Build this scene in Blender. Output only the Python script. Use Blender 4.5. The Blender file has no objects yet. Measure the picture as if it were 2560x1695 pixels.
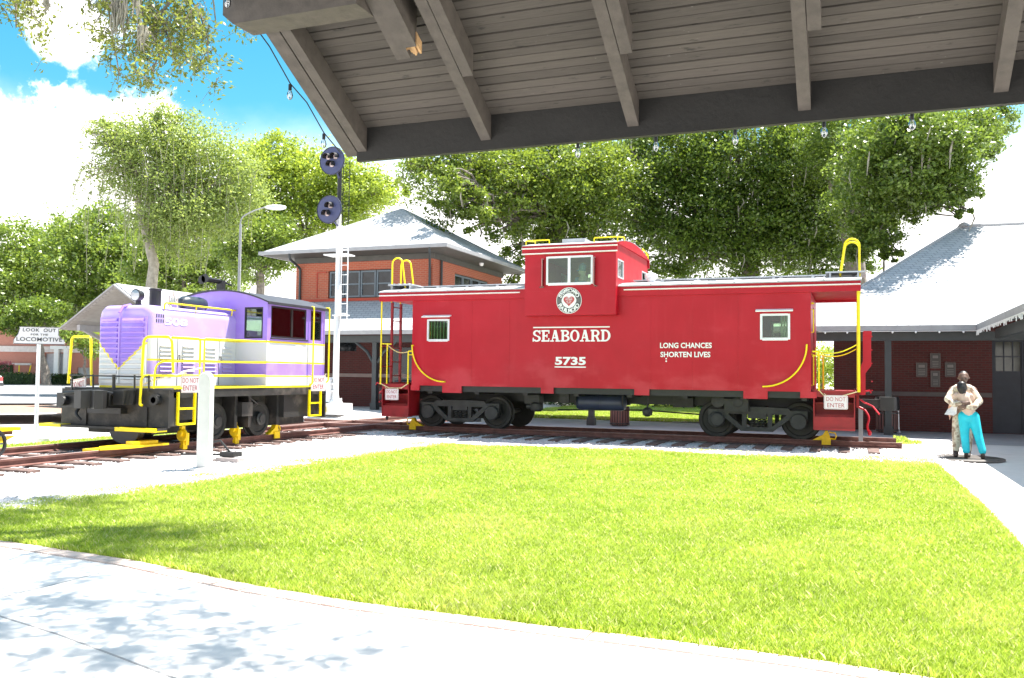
import bpy, bmesh, math, random
import numpy as np
from mathutils import Vector, Matrix
random.seed(7)
SC = bpy.context.scene
COL = SC.collection
rad = math.radians

# ------------------------------------------------------------------ camera
# World axes: x runs along the caboose track, y points away across it, z up (metres).
ANG = math.atan2(2200, 5660)
FPX, CX, CY = 2200.0, 1280.0, 847.5
PITCH, ROLL = rad(2.35), rad(0.66)
def _uv(a):
    c, s = math.cos(ANG), math.sin(ANG)
    return Vector((a[0]*c - a[1]*s, a[0]*s + a[1]*c, a[2]))
_F = Vector((0, math.cos(PITCH), math.sin(PITCH))); _R0 = Vector((1, 0, 0)); _U0 = _R0.cross(_F)
CF = _uv(_F)
CR = _uv(_R0*math.cos(ROLL) + _U0*math.sin(ROLL))
CU = _uv(-_R0*math.sin(ROLL) + _U0*math.cos(ROLL))
CP = Vector((0, 0, 1.65))
cam = bpy.data.cameras.new('camera')
cam.sensor_width = 36; cam.lens = FPX/2560*36
cam.clip_start = 0.05; cam.clip_end = 3000
co = bpy.data.objects.new('camera', cam); COL.objects.link(co)
M = Matrix((CR, CU, -CF)).transposed().to_4x4(); M.translation = CP
co.matrix_world = M
SC.camera = co
def ray(px, py): return CF + CR*((px-CX)/FPX) - CU*((py-CY)/FPX)
def at(px, py, d):                     # point at view depth d
    return CP + ray(px, py)*d
def gnd(px, py, z=0.0):
    r = ray(px, py); return CP + r*((z-CP.z)/r.z)

# ------------------------------------------------------------------ world, sun, exposure
SUN_H = Vector((0.25, 0.28, 0)).normalized(); SUN_EL = rad(69.4)
SC.view_settings.view_transform = 'Standard'; SC.view_settings.look = 'None'
SC.view_settings.exposure = 1.9; SC.view_settings.gamma = 1
W = bpy.data.worlds.new("World"); SC.world = W; W.use_nodes = True
class NT:
    def __init__(s, nt): s.t = nt; s.n = nt.nodes; s.l = nt.links
    def new(s, typ, **k):
        n = s.n.new(typ)
        for a, v in k.items(): setattr(n, a, v)
        return n
    def put(s, sock, v):
        if hasattr(v, 'is_linked') or isinstance(v, bpy.types.NodeSocket): s.l.new(v, sock)
        else: sock.default_value = v
    def math(s, op, a, b=0.0, c=0.0, clamp=False):
        n = s.new('ShaderNodeMath', operation=op); n.use_clamp = clamp
        for i, v in enumerate((a, b, c)): s.put(n.inputs[i], v)
        return n.outputs[0]
    def vmath(s, op, a, b=(0, 0, 0)):
        n = s.new('ShaderNodeVectorMath', operation=op)
        s.put(n.inputs[0], a); s.put(n.inputs[1], b)
        return n.outputs['Value'] if op in ('DOT_PRODUCT', 'DISTANCE', 'LENGTH') else n.outputs[0]
    def noise(s, vec, scale, detail=4, rough=.55):
        n = s.new('ShaderNodeTexNoise'); n.inputs['Scale'].default_value = scale
        n.inputs['Detail'].default_value = detail; n.inputs['Roughness'].default_value = rough
        if vec is not None: s.l.new(vec, n.inputs['Vector'])
        return n.outputs['Fac']
    def ramp(s, fac, stops):
        n = s.new('ShaderNodeValToRGB'); e = n.color_ramp.elements
        while len(e) < len(stops): e.new(0.5)
        for i, (p, c) in enumerate(stops):
            e[i].position = p; e[i].color = (c[0], c[1], c[2], 1) if not isinstance(c, (int, float)) else (c, c, c, 1)
        s.put(n.inputs[0], fac); return n.outputs[0]
    def mix(s, fac, a, b, mode='MIX'):
        n = s.new('ShaderNodeMix', data_type='RGBA', blend_type=mode)
        s.put(n.inputs[0], fac)
        for i, v in ((6, a), (7, b)):
            if isinstance(v, tuple) and len(v) == 3: v = (*v, 1)
            s.put(n.inputs[i], v)
        return n.outputs[2]
    def smooth(s, v, lo, hi):
        n = s.new('ShaderNodeMapRange', interpolation_type='SMOOTHSTEP')
        s.put(n.inputs[0], v); n.inputs[1].default_value = lo; n.inputs[2].default_value = hi
        return n.outputs[0]
wt = NT(W.node_tree)
for n in list(wt.n): wt.n.remove(n)
sky = wt.new('ShaderNodeTexSky', sky_type='NISHITA'); sky.sun_disc = False
sky.sun_elevation = SUN_EL; sky.sun_rotation = math.atan2(SUN_H.x, SUN_H.y)
sky.air_density = 1.0; sky.dust_density = 0.6; sky.ozone_density = 1.5
hs = wt.new('ShaderNodeHueSaturation'); hs.inputs['Saturation'].default_value = 1.42; hs.inputs['Value'].default_value = .52
hs.inputs['Hue'].default_value = 0.468
wt.l.new(sky.outputs[0], hs.inputs['Color'])
tc = wt.new('ShaderNodeTexCoord'); dv = wt.vmath('NORMALIZE', tc.outputs['Generated'])
sx = wt.new('ShaderNodeSeparateXYZ'); wt.l.new(dv, sx.inputs[0])
nz = wt.noise(wt.vmath('MULTIPLY', dv, (1, 1, 1.6)), 3.2, 9, .58)
nf = wt.noise(dv, 22, 6, .6)
low = wt.smooth(wt.math('ADD', sx.outputs[2], wt.math('MULTIPLY', wt.math('SUBTRACT', nz, .5), .10)), .285, .19)
high = wt.math('MULTIPLY', wt.smooth(nz, .46, .62), wt.smooth(sx.outputs[2], .50, .66))
m = wt.math('MAXIMUM', low, wt.math('MULTIPLY', high, .95))
def puff(px, py, r):
    d = ray(px, py).normalized()
    q = wt.math('ADD', wt.vmath('DISTANCE', dv, tuple(d)), wt.math('MULTIPLY', wt.math('SUBTRACT', nf, .5), .11))
    return wt.smooth(q, r, r*.55)
for px, py, r in ((165, 62, .046), (215, 75, .034), (60, 345, .062), (100, 250, .030), (285, 315, .046), (350, 345, .05), (-60, 310, .06), (190, 340, .05)):
    m = wt.math('MAXIMUM', m, puff(px, py, r))
bg = wt.new('ShaderNodeBackground'); bg.inputs['Strength'].default_value = 0.12
wt.l.new(wt.mix(m, hs.outputs[0], (5.3, 5.15, 5.1)), bg.inputs['Color'])
wo = wt.new('ShaderNodeOutputWorld'); wt.l.new(bg.outputs[0], wo.inputs[0])
sl = bpy.data.lights.new('sun', 'SUN'); sl.energy = 4.4; sl.angle = rad(.53); sl.color = (1, .955, .88)
so = bpy.data.objects.new('sun', sl); COL.objects.link(so)
SUND = SUN_H*math.cos(SUN_EL) + Vector((0, 0, math.sin(SUN_EL)))
so.rotation_euler = SUND.to_track_quat('Z', 'Y').to_euler(); so.location = (0, 0, 30)
SC.cycles.max_bounces = 10; SC.cycles.diffuse_bounces = 4; SC.cycles.transparent_max_bounces = 16
SC.cycles.use_denoising = True; SC.cycles.sample_clamp_indirect = 8

# ------------------------------------------------------------------ materials
def mat(name, col, rough=.6, metal=0.0, var=.12, scale=4, bump=0.0, bscale=40, stain=None, stain_scale=1.2, spec=.5, coat=0.0):
    m = bpy.data.materials.new(name); m.use_nodes = True; t = NT(m.node_tree)
    p = t.n['Principled BSDF']; tc = t.new('ShaderNodeTexCoord'); v = tc.outputs['Object']
    a = tuple(max(0, c*(1-var)) for c in col); b = tuple(min(1, c*(1+var)) for c in col)
    c = t.ramp(t.noise(v, scale, 6), [(.3, a), (.7, b)])
    if stain:
        f = t.smooth(t.noise(v, stain_scale, 7, .62), stain[1], stain[2])
        c = t.mix(t.math('MULTIPLY', f, stain[3]), c, stain[0])
    t.put(p.inputs['Base Color'], c)
    p.inputs['Metallic'].default_value = metal; p.inputs['Specular IOR Level'].default_value = spec
    t.put(p.inputs['Roughness'], t.math('ADD', rough-.06, t.math('MULTIPLY', t.noise(v, scale*2.7, 4), .12)))
    p.inputs['Coat Weight'].default_value = coat
    if bump:
        bn = t.new('ShaderNodeBump'); bn.inputs['Strength'].default_value = bump; bn.inputs['Distance'].default_value = .02
        t.l.new(t.noise(v, bscale, 6, .6), bn.inputs['Height']); t.l.new(bn.outputs[0], p.inputs['Normal'])
    return m
def brickmat(name, c1, c2, mortar, bw=.22, bh=.075, ms=.012, bump=.4, rough=.85):
    m = bpy.data.materials.new(name); m.use_nodes = True; t = NT(m.node_tree); p = t.n['Principled BSDF']
    tc = t.new('ShaderNodeTexCoord'); s = t.new('ShaderNodeSeparateXYZ'); t.l.new(tc.outputs['Object'], s.inputs[0])
    cb = t.new('ShaderNodeCombineXYZ'); t.put(cb.inputs[0], t.math('ADD', s.outputs[0], s.outputs[1])); t.put(cb.inputs[1], s.outputs[2])
    b = t.new('ShaderNodeTexBrick'); t.l.new(cb.outputs[0], b.inputs[0])
    b.inputs['Color1'].default_value = (*c1, 1); b.inputs['Color2'].default_value = (*c2, 1); b.inputs['Mortar'].default_value = (*mortar, 1)
    b.inputs['Scale'].default_value = 1; b.inputs['Mortar Size'].default_value = ms
    b.inputs['Brick Width'].default_value = bw; b.inputs['Row Height'].default_value = bh
    c = t.mix(t.math('MULTIPLY', t.noise(tc.outputs['Object'], 1.3, 6), .5), b.outputs[0], tuple(.7*x for x in c1))
    t.put(p.inputs['Base Color'], c); p.inputs['Roughness'].default_value = rough
    bn = t.new('ShaderNodeBump'); bn.inputs['Strength'].default_value = bump; bn.inputs['Distance'].default_value = .01; bn.invert = True
    t.l.new(b.outputs['Fac'], bn.inputs['Height']); t.l.new(bn.outputs[0], p.inputs['Normal'])
    return m
def shinglemat(name, c1, c2, row=.18):
    m = bpy.data.materials.new(name); m.use_nodes = True; t = NT(m.node_tree); p = t.n['Principled BSDF']
    tc = t.new('ShaderNodeTexCoord'); s = t.new('ShaderNodeSeparateXYZ'); t.l.new(tc.outputs['Object'], s.inputs[0])
    cb = t.new('ShaderNodeCombineXYZ'); t.put(cb.inputs[0], t.math('ADD', s.outputs[0], t.math('MULTIPLY', s.outputs[1], .37))); t.put(cb.inputs[1], t.math('MULTIPLY', s.outputs[2], 1.9))
    b = t.new('ShaderNodeTexBrick'); t.l.new(cb.outputs[0], b.inputs[0])
    b.inputs['Color1'].default_value = (*c1, 1); b.inputs['Color2'].default_value = (*c2, 1); b.inputs['Mortar'].default_value = (*[x*.45 for x in c1], 1)
    b.inputs['Scale'].default_value = 1; b.inputs['Mortar Size'].default_value = .012; b.inputs['Brick Width'].default_value = .3; b.inputs['Row Height'].default_value = row
    c = t.mix(t.math('MULTIPLY', t.noise(tc.outputs['Object'], .7, 8), .6), b.outputs[0], tuple(.75*x for x in c1))
    t.put(p.inputs['Base Color'], c); p.inputs['Roughness'].default_value = .9
    bn = t.new('ShaderNodeBump'); bn.inputs['Strength'].default_value = .6; bn.inputs['Distance'].default_value = .02; bn.invert = True
    t.l.new(b.outputs['Fac'], bn.inputs['Height']); t.l.new(bn.outputs[0], p.inputs['Normal'])
    return m
def leafmat(name, c1, c2, trans=.35, scale=.5):
    m = bpy.data.materials.new(name); m.use_nodes = True; t = NT(m.node_tree); p = t.n['Principled BSDF']; out = t.n['Material Output']
    g = t.new('ShaderNodeNewGeometry'); tc = t.new('ShaderNodeTexCoord')
    f = t.math('ADD', t.math('MULTIPLY', g.outputs['Random Per Island'], .55), t.math('MULTIPLY', t.noise(tc.outputs['Object'], scale, 4), .5))
    c = t.ramp(f, [(.2, c1), (.85, c2)])
    t.put(p.inputs['Base Color'], c); p.inputs['Roughness'].default_value = .33; p.inputs['Specular IOR Level'].default_value = .6
    tr = t.new('ShaderNodeBsdfTranslucent'); t.put(tr.inputs[0], t.mix(.5, c, (min(1, c2[0]*1.6), min(1, c2[1]*1.5), c2[2]*.6)))
    mx = t.new('ShaderNodeMixShader'); mx.inputs[0].default_value = trans
    t.l.new(p.outputs[0], mx.inputs[1]); t.l.new(tr.outputs[0], mx.inputs[2]); t.l.new(mx.outputs[0], out.inputs[0])
    return m
def glassmat(name, tint, refl=.12):
    m = bpy.data.materials.new(name); m.use_nodes = True; t = NT(m.node_tree); out = t.n['Material Output']; t.n.remove(t.n['Principled BSDF'])
    tr = t.new('ShaderNodeBsdfTransparent'); tr.inputs[0].default_value = (*tint, 1)
    gl = t.new('ShaderNodeBsdfGlossy'); gl.inputs['Roughness'].default_value = .03; gl.inputs[0].default_value = (.95, .97, 1, 1)
    tc = t.new('ShaderNodeTexCoord'); bn = t.new('ShaderNodeBump'); bn.inputs['Strength'].default_value = .08; bn.inputs['Distance'].default_value = .02
    t.l.new(t.noise(tc.outputs['Object'], 3, 2), bn.inputs['Height']); t.l.new(bn.outputs[0], gl.inputs['Normal'])
    fr = t.new('ShaderNodeFresnel'); fr.inputs[0].default_value = 1.5
    mx = t.new('ShaderNodeMixShader'); t.put(mx.inputs[0], t.math('ADD', fr.outputs[0], refl))
    t.l.new(tr.outputs[0], mx.inputs[1]); t.l.new(gl.outputs[0], mx.inputs[2]); t.l.new(mx.outputs[0], out.inputs[0])
    return m
X = {}
def redmat():
    m = bpy.data.materials.new('caboose_red'); m.use_nodes = True; t = NT(m.node_tree); p = t.n['Principled BSDF']
    tc = t.new('ShaderNodeTexCoord'); v = tc.outputs['Object']; sp = t.new('ShaderNodeSeparateXYZ'); t.l.new(v, sp.inputs[0])
    c = t.ramp(t.noise(v, 1.6, 6), [(.3, (.385, .003, .013)), (.7, (.44, .006, .019))])
    st = t.vmath('MULTIPLY', v, (3.2, 3.2, .35))                      # faint vertical run marks
    c = t.mix(t.math('MULTIPLY', t.smooth(t.noise(st, 2.2, 5), .52, .78), .35), c, (.46, .022, .035))
    n1 = t.noise(t.vmath('MULTIPLY', v, (1, 1, 1.6)), 1.25, 5, .55)
    lowz = t.smooth(t.math('ADD', sp.outputs[2], t.math('MULTIPLY', t.math('SUBTRACT', t.noise(v, 1.5, 3), .5), 1.1)), 1.72, 1.28)
    c = t.mix(t.math('MULTIPLY', t.math('MULTIPLY', lowz, t.smooth(n1, .40, .62)), .55), c, (.52, .05, .065))   # chalked paint above the sill
    c = t.mix(t.math('MULTIPLY', t.smooth(n1, .58, .74), .40), c, (.50, .035, .055))
    c = t.mix(t.math('MULTIPLY', t.smooth(t.noise(t.vmath('MULTIPLY', v, (6, 6, .5)), 1.5, 6), .66, .8), t.math('MULTIPLY', t.smooth(sp.outputs[2], 1.45, 1.05), .7)), c, (.16, .03, .02))
    t.put(p.inputs['Base Color'], c); p.inputs['Specular IOR Level'].default_value = .3
    t.put(p.inputs['Roughness'], t.math('ADD', .30, t.math('MULTIPLY', t.noise(v, 2.5, 5), .22)))
    bn = t.new('ShaderNodeBump'); bn.inputs['Strength'].default_value = .12; bn.inputs['Distance'].default_value = .03
    t.l.new(t.noise(v, 2.4, 3), bn.inputs['Height']); t.l.new(bn.outputs[0], p.inputs['Normal']); return m
X['red'] = redmat()
X['red_dark'] = mat('caboose_red_steps', (.27, .006, .011), .5, var=.2, scale=5)
X['yellow'] = mat('safety_yellow', (.86, .68, .0), .45, var=.08, scale=8)
X['ochre'] = mat('chock_yellow', (.85, .55, .0), .5, var=.12, scale=12)
X['white'] = mat('white_paint', (.78, .78, .78), .5, var=.05)
X['letter'] = mat('letter_white', (.82, .82, .82), .5, var=.04, scale=9)
X['alu'] = mat('aluminium', (.66, .67, .69), .35, .35, var=.06)
X['silverroof'] = mat('silver_roof_paint', (.42, .43, .45), .5, .2, var=.25, scale=2.5)
X['black'] = mat('black_paint', (.014, .014, .015), .5, var=.3, scale=3)
X['greyblack'] = mat('dusty_black_steel', (.016, .015, .0145), .6, var=.4, scale=3, stain=((.10, .083, .07), .46, .68, .8), stain_scale=1.9, bump=.12)
X['iron'] = mat('dusty_cast_iron', (.022, .022, .021), .6, var=.5, scale=5, bump=.15, bscale=30)
X['wheel'] = mat('wheel_steel', (.022, .021, .019), .6, .3, var=.3, scale=6)
X['rust'] = mat('rail_rust', (.15, .065, .052), .8, var=.3, scale=6, bump=.2, bscale=50)
X['railtop'] = mat('rail_head', (.46, .33, .30), .5, .3, var=.2, scale=5)
X['tie'] = mat('old_tie_wood', (.13, .085, .075), .9, var=.4, scale=7, bump=.5, bscale=26)
X['tank'] = mat('tank_blue_black', (.03, .04, .075), .4, var=.2)
X['purple'] = mat('loco_purple', (.30, .17, .68), .38, var=.05, scale=3)
X['purpleroof'] = mat('loco_roof_black', (.035, .035, .045), .5, var=.2)
X['brickshade'] = brickmat('depot_brick_shaded', (.105, .020, .017), (.07, .016, .014), (.075, .042, .038))  # depot brick again, with the canopy's shade put into its colour
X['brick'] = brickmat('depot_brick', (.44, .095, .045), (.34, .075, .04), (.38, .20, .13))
X['brickfar'] = brickmat('far_brick', (.52, .19, .13), (.45, .16, .11), (.5, .3, .25))
X['brickpave'] = brickmat('brick_paver', (.50, .27, .22), (.58, .40, .33), (.4, .33, .3), .2, .1, .008)
X['shingle'] = shinglemat('grey_shingle', (.40, .41, .43), (.50, .50, .51))
X['greentrim'] = mat('grey_green_trim', (.035, .041, .043), .6, var=.12)
X['fascia'] = mat('eave_fascia_grey', (.30, .30, .31), .6, var=.1)
X['soffit'] = mat('soffit_paint', (.07, .066, .058), .7, var=.15)
def boardmat():
    m = bpy.data.materials.new('weathered_ceiling_board'); m.use_nodes = True; t = NT(m.node_tree); p = t.n['Principled BSDF']
    tc = t.new('ShaderNodeTexCoord'); v = tc.outputs['Object']; g = t.new('ShaderNodeNewGeometry')
    grain = t.noise(t.vmath('MULTIPLY', v, (2.2, 40, 40)), 3, 6, .65)
    c = t.ramp(t.math('ADD', t.math('MULTIPLY', grain, .7), t.math('MULTIPLY', g.outputs['Random Per Island'], .35)), [(.25, (.052, .042, .034)), (.75, (.094, .078, .063))])
    c = t.mix(t.math('MULTIPLY', t.smooth(t.noise(t.vmath('MULTIPLY', v, (3, 14, 14)), 2.5, 7, .65), .60, .70), .8), c, (.020, .016, .013))   # peeled and dirty streaks
    c = t.mix(t.math('MULTIPLY', t.smooth(t.noise(t.vmath('MULTIPLY', v, (14, 26, 26)), 2, 4, .6), .69, .74), .8), c, (.15, .135, .12))
    t.put(p.inputs['Base Color'], c); p.inputs['Roughness'].default_value = .75
    bn = t.new('ShaderNodeBump'); bn.inputs['Strength'].default_value = .35; bn.inputs['Distance'].default_value = .004
    t.l.new(grain, bn.inputs['Height']); t.l.new(bn.outputs[0], p.inputs['Normal']); return m
X['pavwood'] = boardmat()
X['pavwood2'] = mat('pavilion_rafter_paint', (.090, .074, .061), .72, var=.22, scale=16, stain=((.045, .038, .033), .52, .75, .5), stain_scale=4, bump=.2, bscale=35)
X['pavdark'] = mat('pavilion_fascia_paint', (.018, .0158, .0135), .72, var=.14, scale=5, bump=.2, bscale=35)
X['rawwood'] = mat('broken_raw_wood', (.50, .30, .14), .9, var=.3, scale=25, bump=.6)
X['concrete'] = mat('white_concrete', (.66, .645, .63), .85, var=.05, scale=3, stain=((.46, .45, .44), .55, .8, .5), stain_scale=.9, bump=.1, bscale=60)
X['ballast'] = mat('pale_gravel', (.60, .58, .58), .95, var=.35, scale=45, bump=1.0, bscale=60)
X['stone'] = mat('gravel_stone', (.58, .56, .56), .95, var=.4, scale=14)
X['asphalt'] = mat('street_asphalt', (.21, .21, .22), .9, var=.15, scale=4)
X['mulch'] = mat('mulch_bed', (.30, .19, .14), .95, var=.4, scale=9, bump=.8)
X['soil'] = mat('lawn_soil', (.26, .32, .03), .95, var=.35, scale=5, bump=.6)
X['bark'] = mat('grey_bark', (.20, .17, .145), .9, var=.35, scale=7, bump=.8, bscale=14)
X['palebark'] = mat('pale_bark', (.36, .32, .26), .9, var=.3, scale=5, bump=.6, bscale=14)
X['moss'] = mat('spanish_moss', (.27, .25, .20), .95, var=.3, scale=5)
X['glass'] = glassmat('window_glass', (.74, .84, .72), .0)
X['darkglass'] = mat('dark_window_glass', (.018, .021, .024), .08, var=.7, scale=2.2, spec=.45, bump=.05, bscale=2.5)
X['interior'] = mat('interior_paint', (.30, .34, .25), .8, var=.2)
X['darkint'] = mat('dark_interior', (.045, .035, .03), .8, var=.2)
X['signred'] = mat('sign_letter_red', (.42, .05, .06), .6, var=.1)
X['signwhite'] = mat('sign_white', (.74, .70, .72), .5, var=.04)
X['signblack'] = mat('sign_letter_black', (.05, .05, .06), .6, var=.1)
X['discblue'] = mat('signal_disc_paint', (.040, .046, .12), .45, var=.15, spec=.6)
X['lens'] = mat('signal_lens', (.42, .33, .33), .15, var=.1)
X['green'] = mat('hedge_core', (.02, .04, .01), .9)
X['slat'] = mat('bin_slat_red', (.15, .075, .065), .6, var=.15)
X['bin'] = mat('bin_black', (.02, .022, .026), .3, var=.1)
X['oak'] = leafmat('oak_leaf', (.045, .090, .016), (.25, .335, .055), .38)
X['oakdark'] = leafmat('oak_leaf_dark', (.034, .074, .014), (.205, .295, .05), .36)
X['lime'] = leafmat('lime_leaf', (.13, .21, .02), (.37, .46, .08), .45)
X['mid'] = leafmat('mid_leaf', (.065, .125, .02), (.26, .35, .07), .40)
X['willow'] = leafmat('weeping_leaf', (.11, .175, .04), (.34, .42, .13), .42)
X['hangleaf'] = leafmat('hanging_oak_leaf', (.07, .10, .02), (.25, .29, .07), .42, 2.0)
X['hedge'] = leafmat('hedge_leaf', (.015, .04, .008), (.06, .12, .02), .25)
X['pinkleaf'] = leafmat('pink_blossom', (.4, .08, .12), (.6, .2, .25), .3)
def grassmat():
    m = bpy.data.materials.new('grass_blade'); m.use_nodes = True; t = NT(m.node_tree); p = t.n['Principled BSDF']; out = t.n['Material Output']
    g = t.new('ShaderNodeNewGeometry'); tc = t.new('ShaderNodeTexCoord'); v = tc.outputs['Object']; r = g.outputs['Random Per Island']
    f = t.math('ADD', t.math('MULTIPLY', r, .45), t.math('MULTIPLY', t.noise(v, .8, 5), .55))
    c = t.ramp(f, [(.25, (.35, .50, .04)), (.75, (.69, .78, .16))])
    c = t.mix(t.math('MULTIPLY', t.smooth(t.noise(v, .42, 4), .5, .72), .5), c, (.74, .74, .22))     # yellower patches
    c = t.mix(t.math('MULTIPLY', t.smooth(t.noise(v, 3.1, 4), .60, .74), .55), c, (.22, .36, .03))   # darker weedy tufts
    c = t.mix(t.math('MULTIPLY', t.math('GREATER_THAN', r, .86), .8), c, (.86, .82, .46))            # dry straw blades
    t.put(p.inputs['Base Color'], c); p.inputs['Roughness'].default_value = .45
    tr = t.new('ShaderNodeBsdfTranslucent'); t.put(tr.inputs[0], c); mx = t.new('ShaderNodeMixShader'); mx.inputs[0].default_value = .45
    t.l.new(p.outputs[0], mx.inputs[1]); t.l.new(tr.outputs[0], mx.inputs[2]); t.l.new(mx.outputs[0], out.inputs[0]); return m
X['grass'] = grassmat()
X['skin'] = mat('brown_skin', (.14, .082, .062), .5, var=.06)
X['skin2'] = mat('light_skin', (.50, .27, .19), .5, var=.06)
X['hair'] = mat('black_hair', (.012, .011, .012), .5, var=.2)
X['cyan'] = mat('turquoise_trousers', (.008, .50, .62), .6, var=.08, scale=10)
X['peach'] = mat('peach_top', (.60, .44, .36), .7, var=.12, scale=12)
X['shoe'] = mat('dark_shoe', (.05, .035, .03), .5)
def camomat():
    m = bpy.data.materials.new('desert_camouflage'); m.use_nodes = True; t = NT(m.node_tree); p = t.n['Principled BSDF']
    tc = t.new('ShaderNodeTexCoord')
    c = t.ramp(t.noise(tc.outputs['Object'], 9, 2), [(.36, (.28, .20, .15)), (.44, (.52, .44, .34)), (.56, (.66, .60, .50)), (.66, (.40, .28, .20))])
    t.put(p.inputs['Base Color'], c); p.inputs['Roughness'].default_value = .85; return m
X['camo'] = camomat()
# locomotive livery: horizontal paint bands by height, chevron on the nose
LX, LZ0 = -13.63, 1.66
def livery(name, chevron, pur=(.32, .19, .69)):
    m = bpy.data.materials.new(name); m.use_nodes = True; t = NT(m.node_tree); p = t.n['Principled BSDF']
    tc = t.new('ShaderNodeTexCoord'); s = t.new('ShaderNodeSeparateXYZ'); t.l.new(tc.outputs['Object'], s.inputs[0])
    z = t.math('ADD', s.outputs[2], .23); sil, yel = (.62, .63, .66), (.88, .72, .0)
    if chevron:
        e = t.math('SUBTRACT', z, t.math('ADD', LZ0, t.math('MULTIPLY', t.math('ABSOLUTE', t.math('SUBTRACT', s.outputs[0], LX+13.45)), .86)))
        c = t.mix(t.math('GREATER_THAN', e, 0), sil, yel); c = t.mix(t.math('GREATER_THAN', e, .045), c, pur)
    else:
        c = None
        for lo, col in ((-9, yel), (1.352, sil), (1.55, yel), (1.585, pur), (1.855, yel), (1.895, sil), (2.31, yel), (2.352, pur)):
            c = (*col, 1) if c is None else t.mix(t.math('GREATER_THAN', z, lo), c, col)
    c = t.mix(t.math('MULTIPLY', t.smooth(t.noise(tc.outputs['Object'], 2.5, 6), .45, .8), .25), c, (.62, .58, .66))
    t.put(p.inputs['Base Color'], c); p.inputs['Roughness'].default_value = .40; p.inputs['Specular IOR Level'].default_value = .6; p.inputs['Coat Weight'].default_value = .5; p.inputs['Coat Roughness'].default_value = .3
    return m
X['livery'] = livery('purple_silver_bands', False); X['livery_faded'] = livery('faded_lavender_bands', False, (.41, .295, .72))
X['nose'] = livery('purple_chevron_nose', True)

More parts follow.
